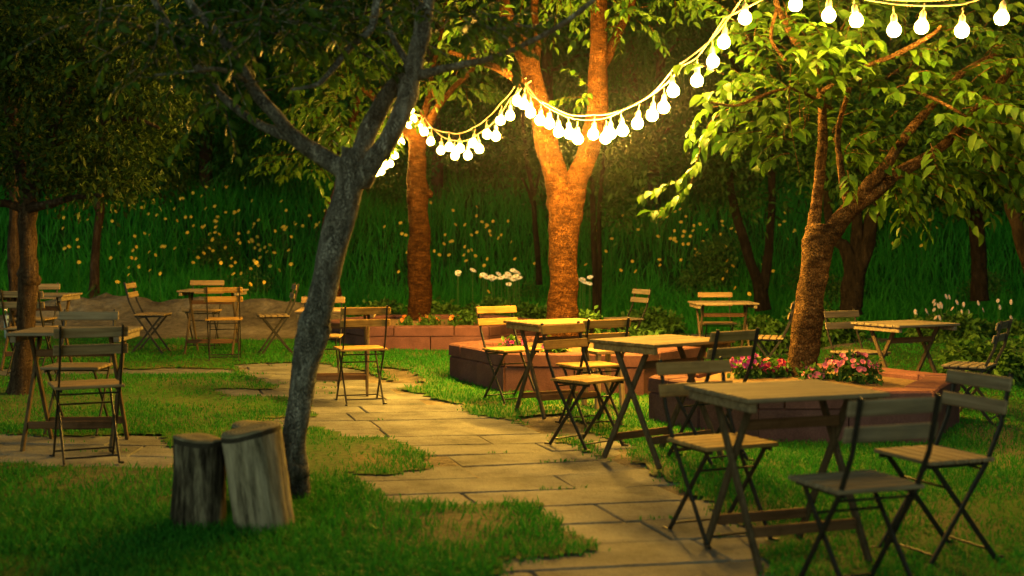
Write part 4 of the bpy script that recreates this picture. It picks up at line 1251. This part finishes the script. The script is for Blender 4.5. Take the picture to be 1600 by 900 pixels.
dmesh = [flower_mesh(10, .05, .5, M['petal_dim'], M['disc_yellow'], s + 20) for s in range(3)]
wmesh = [flower_mesh(14, .046, .6, M['petal_white'], M['disc_yellow'], s + 10) for s in range(3)]
def flower(name, me, pos, rz, label, cat_, group, s=1.0):
    o = bpy.data.objects.new(name, me); col.objects.link(o)
    o.location = pos; o.rotation_euler = (0, 0, rz); o.scale = (s, s, 1)
    return tag(o, label, cat_, group)
clusters = [(340,355,60,40,44),(250,330,70,30,26),(205,400,35,25,20),(395,385,35,25,24),(480,340,35,18,16),(440,400,45,28,10),(115,380,45,35,12),(740,390,45,35,22),(700,350,40,28,10),(620,400,25,28,8),(980,380,55,35,24),(1090,365,35,25,24),(1050,340,35,14,10),(1150,420,30,28,9),(1230,350,15,12,6),(1430,370,30,25,9),(770,350,45,18,7)]
fr = np.random.default_rng(77)
for (cx, cy, sx, sy_, n_) in clusters:
    for k in range(n_):
        px = cx + fr.normal() * sx * 1.0; pyy = min(468, max(292, cy + fr.normal() * sy_ * .95))
        hgt = .62 + fr.uniform(-.1, .18)
        g_ = G(px, pyy, hgt, 19.5)
        flower('yellow_flower', ymesh[fr.integers(4)], g_, fr.uniform(-.9, .9), 'golden yellow daisy-like flower on a thin stem in the tall grass of the slope', 'flower', 'yellow flowers on the slope', fr.uniform(.55, .95))
for (px, pyy) in [(716,425),(739,422),(754,429),(757,430),(767,432),(769,436),(779,428),(783,434),(790,432),(794,428),(797,433),(801,422),(804,424),(810,426),(803,436),(811,434),(795,444),(760,433),(715,428),(772,434),(806,431)]:
    flower('white_daisy', wmesh[fr.integers(3)], P(px, pyy, 18.6 + fr.uniform(-.15, .15)), fr.uniform(-.6, .6), 'white daisy in the bright patch behind the rear planter', 'flower', 'white daisies behind the rear planter', fr.uniform(.9, 1.3))
for (px, pyy) in [(907,438),(914,441),(922,433),(921,443),(911,436)]:
    flower('white_daisy', wmesh[fr.integers(3)], P(px, pyy, 18.4), fr.uniform(-.6, .6), 'white daisy just right of the thick forked trunk', 'flower', 'white daisies beside the forked trunk', 1.0)
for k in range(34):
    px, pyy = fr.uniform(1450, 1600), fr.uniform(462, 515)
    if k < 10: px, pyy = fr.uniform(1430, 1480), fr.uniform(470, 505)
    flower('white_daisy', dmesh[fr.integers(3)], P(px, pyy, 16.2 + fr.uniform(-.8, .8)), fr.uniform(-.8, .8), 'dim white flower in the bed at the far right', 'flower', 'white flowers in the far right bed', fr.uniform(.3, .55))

# petunias, marigolds and leafy plants
def bloom_plant(name, label, pos, rad, hgt, nbloom, mat, seed, bsize=.03, leafsize=.05, cat_='plant'):
    r = np.random.default_rng(seed)
    t = thing(name, label, cat_, pos)
    bl = [(np.array([0, 0, hgt * .45]), np.array([rad, rad, hgt * .5])), (np.array([rad * .4, -rad * .2, hgt * .35]), np.array([rad * .7, rad * .6, hgt * .4]))]
    V_, T_ = crown_cloud(bl, int(40 + 900 * rad * hgt), 8, leafsize, .03, .3, True, seed, .1, .5)
    trimesh('foliage', V_, T_, M['weed'], t)
    if nbloom:
        mb = MB()
        for k in range(nbloom):
            d = r.normal(size=3); d[2] = abs(d[2]) * .8 + .1; d[1] -= .5; d /= np.linalg.norm(d)
            c_ = Vector((d[0] * rad * 1.05, d[1] * rad, hgt * .45 + d[2] * hgt * .6))
            q = Vector(d + r.normal(0, .3, 3)).to_track_quat('Z', 'Y').to_matrix()
            b_ = bsize * r.uniform(.75, 1.25)
            V2 = [c_ - q @ Vector((0, 0, b_ * .7))]; nn = 10
            for j in range(nn):
                a = 2 * math.pi * j / nn
                V2.append(c_ + q @ Vector((math.cos(a) * b_ * .45, math.sin(a) * b_ * .45, 0)))
            for j in range(nn):
                a = 2 * math.pi * j / nn; rr = b_ * (1.0 + .12 * (j % 2))
                V2.append(c_ + q @ Vector((math.cos(a) * rr, math.sin(a) * rr, b_ * (.12 if j % 2 else .3))))
            F2 = [(0, 1 + j, 1 + (j + 1) % nn) for j in range(nn)] + [(1 + j, 1 + nn + j, 1 + nn + (j + 1) % nn, 1 + (j + 1) % nn) for j in range(nn)]
            mb.add(V2, F2)
        mb.build('blossoms', mat, t, True)
    return t
def on3(px, py): 
    d = ray(px, py); s_ = (z3 - CAMZ) / d[2]
    return Vector((d[0] * s_, d[1] * s_, z3))
bloom_plant('petunia', 'magenta petunia clump at the left of the right planter', on3(1166, 592), .12, .20, 46, M['petal_magenta'], 1, .019)
bloom_plant('petunia', 'deep crimson petunia between the magenta clump and the trunk', on3(1208, 592), .11, .15, 24, M['petal_crimson'], 2, .024)
bloom_plant('petunia', 'small sparse salmon petunia at the foot of the right lit trunk', on3(1268, 596), .10, .10, 9, M['petal_pink'], 3, .022)
bloom_plant('petunia', 'bushy pink petunia, largest flowering clump of the right planter', on3(1328, 598), .19, .22, 46, M['petal_pink'], 4, .019)
bloom_plant('petunia', 'pink and purple petunia under the brightly lit table, in the middle planter', Vector((.02, 11.45, z2)), .11, .14, 16, M['petal_magenta'], 5, .02)
bloom_plant('petunia', 'second purple petunia beside it behind the lit table legs', Vector((.38, 11.4, z2)), .10, .13, 14, M['petal_magenta'], 6, .02)
for i, (px, pyy, Y_, lab) in enumerate([(634,497,15.5,'orange marigold left of the pruned trunk'), (664,503,15.5,'low orange marigold at the foot of the pruned trunk'), (676,498,15.7,'reddish marigold just right of the pruned trunk'), (711,498,15.7,'pair of bright orange marigold heads by the rear planter rim')]):
    p = P(px, pyy, Y_); p.z = z1
    bloom_plant('marigold', lab, p, .07, .13, 2 if i != 3 else 3, M['petal_orange'], 20 + i, .036, .035)
for i, (x, y, rad, hgt, z, lab) in enumerate([(-.6, 15.8, .13, .18, z1, 'small dark green bush right of the marigolds in the rear planter'),
        (.75, 13.1, .20, .33, z2, 'light green leafy plant right of the thick forked trunk'), (1.35, 13.6, .34, .45, None, 'big leafed bush behind the middle planter'),
        (-1.9, 18.3, .4, .5, None, 'lit weedy bush behind the left end of the rear planter'), (-1.2, 18.6, .45, .5, None, 'leafy weeds left of the white daisies'), (-.2, 18.5, .5, .55, None, 'dark green daisy foliage under the white blooms'),
        (.35, 18.3, .4, .45, None, 'foliage between the daisies and the forked trunk'), (3.15, 16.2, .35, .5, None, 'leafy plant behind the grey chair at the back right'), (4.0, 16.6, .5, .6, None, 'dark shrub between the two slanting trunks and the white flowers'),
        (4.75, 12.9, .45, .5, None, 'dim shrub beside the chair turned left at the right'), (5.4, 15.9, .5, .42, None, 'dark foliage among the white flowers at the far right'), (1.9, 17.5, .45, .5, None, 'green plant left of the crooked tree'), (6.3, 16.3, .42, .36, None, 'dark leafy clump at the right edge among white flowers')]):
    zz = float(height(x, y)) if z is None else z
    bloom_plant('leafy_plant', lab, (x, y, zz), rad, hgt, 0, None, 40 + i, .03, .085 if z is None else .06)

# ------------------------------------------------------------------ garden tap at the left edge
g_ = G(11, 532)
t = thing('garden_tap', 'steel garden tap on a blue-grey standpipe at the left edge', 'tap', g_)
k_ = 12.0 / 2000 * 1.0
mb = MB(); mb.tube([(0, 0, -.02), (0, 0, .30), (.0, 0, .31)], [.032, .032, .026], 14); mb.build('standpipe', M['pipe_blue'], t, True)
mb = MB(); mb.tube([(0, 0, .31), (0, 0, .42)], .012, 10); mb.tube([(0, 0, .39), (-.0, -.05, .40), (0, -.08, .37)], .011, 10); mb.build('spout', M['steel'], t, True)
mb = MB(); mb.tube([(-.035, 0, .445), (.035, 0, .445)], .009, 8); mb.tube([(0, 0, .415), (0, 0, .45)], .008, 8); mb.build('handle', M['steel'], t, True)

# ------------------------------------------------------------------ thin air volume added to put halos round the bulbs
mb = MB(); mb.box((0, 35, 12), (110, 90, 34))
o = mb.build('halo_volume', [bpy.data.materials.new('halo_air')]); o['kind'] = 'stuff'
hm = o.data.materials[0]; hm.use_nodes = True
nt = hm.node_tree; nt.nodes.clear()
pv = nt.nodes.new('ShaderNodeVolumePrincipled'); pv.inputs['Color'].default_value = (.9, .9, .9, 1); pv.inputs['Density'].default_value = 0.0002
pv.inputs['Anisotropy'].default_value = 0.965
ou = nt.nodes.new('ShaderNodeOutputMaterial'); nt.links.new(pv.outputs[0], ou.inputs['Volume'])
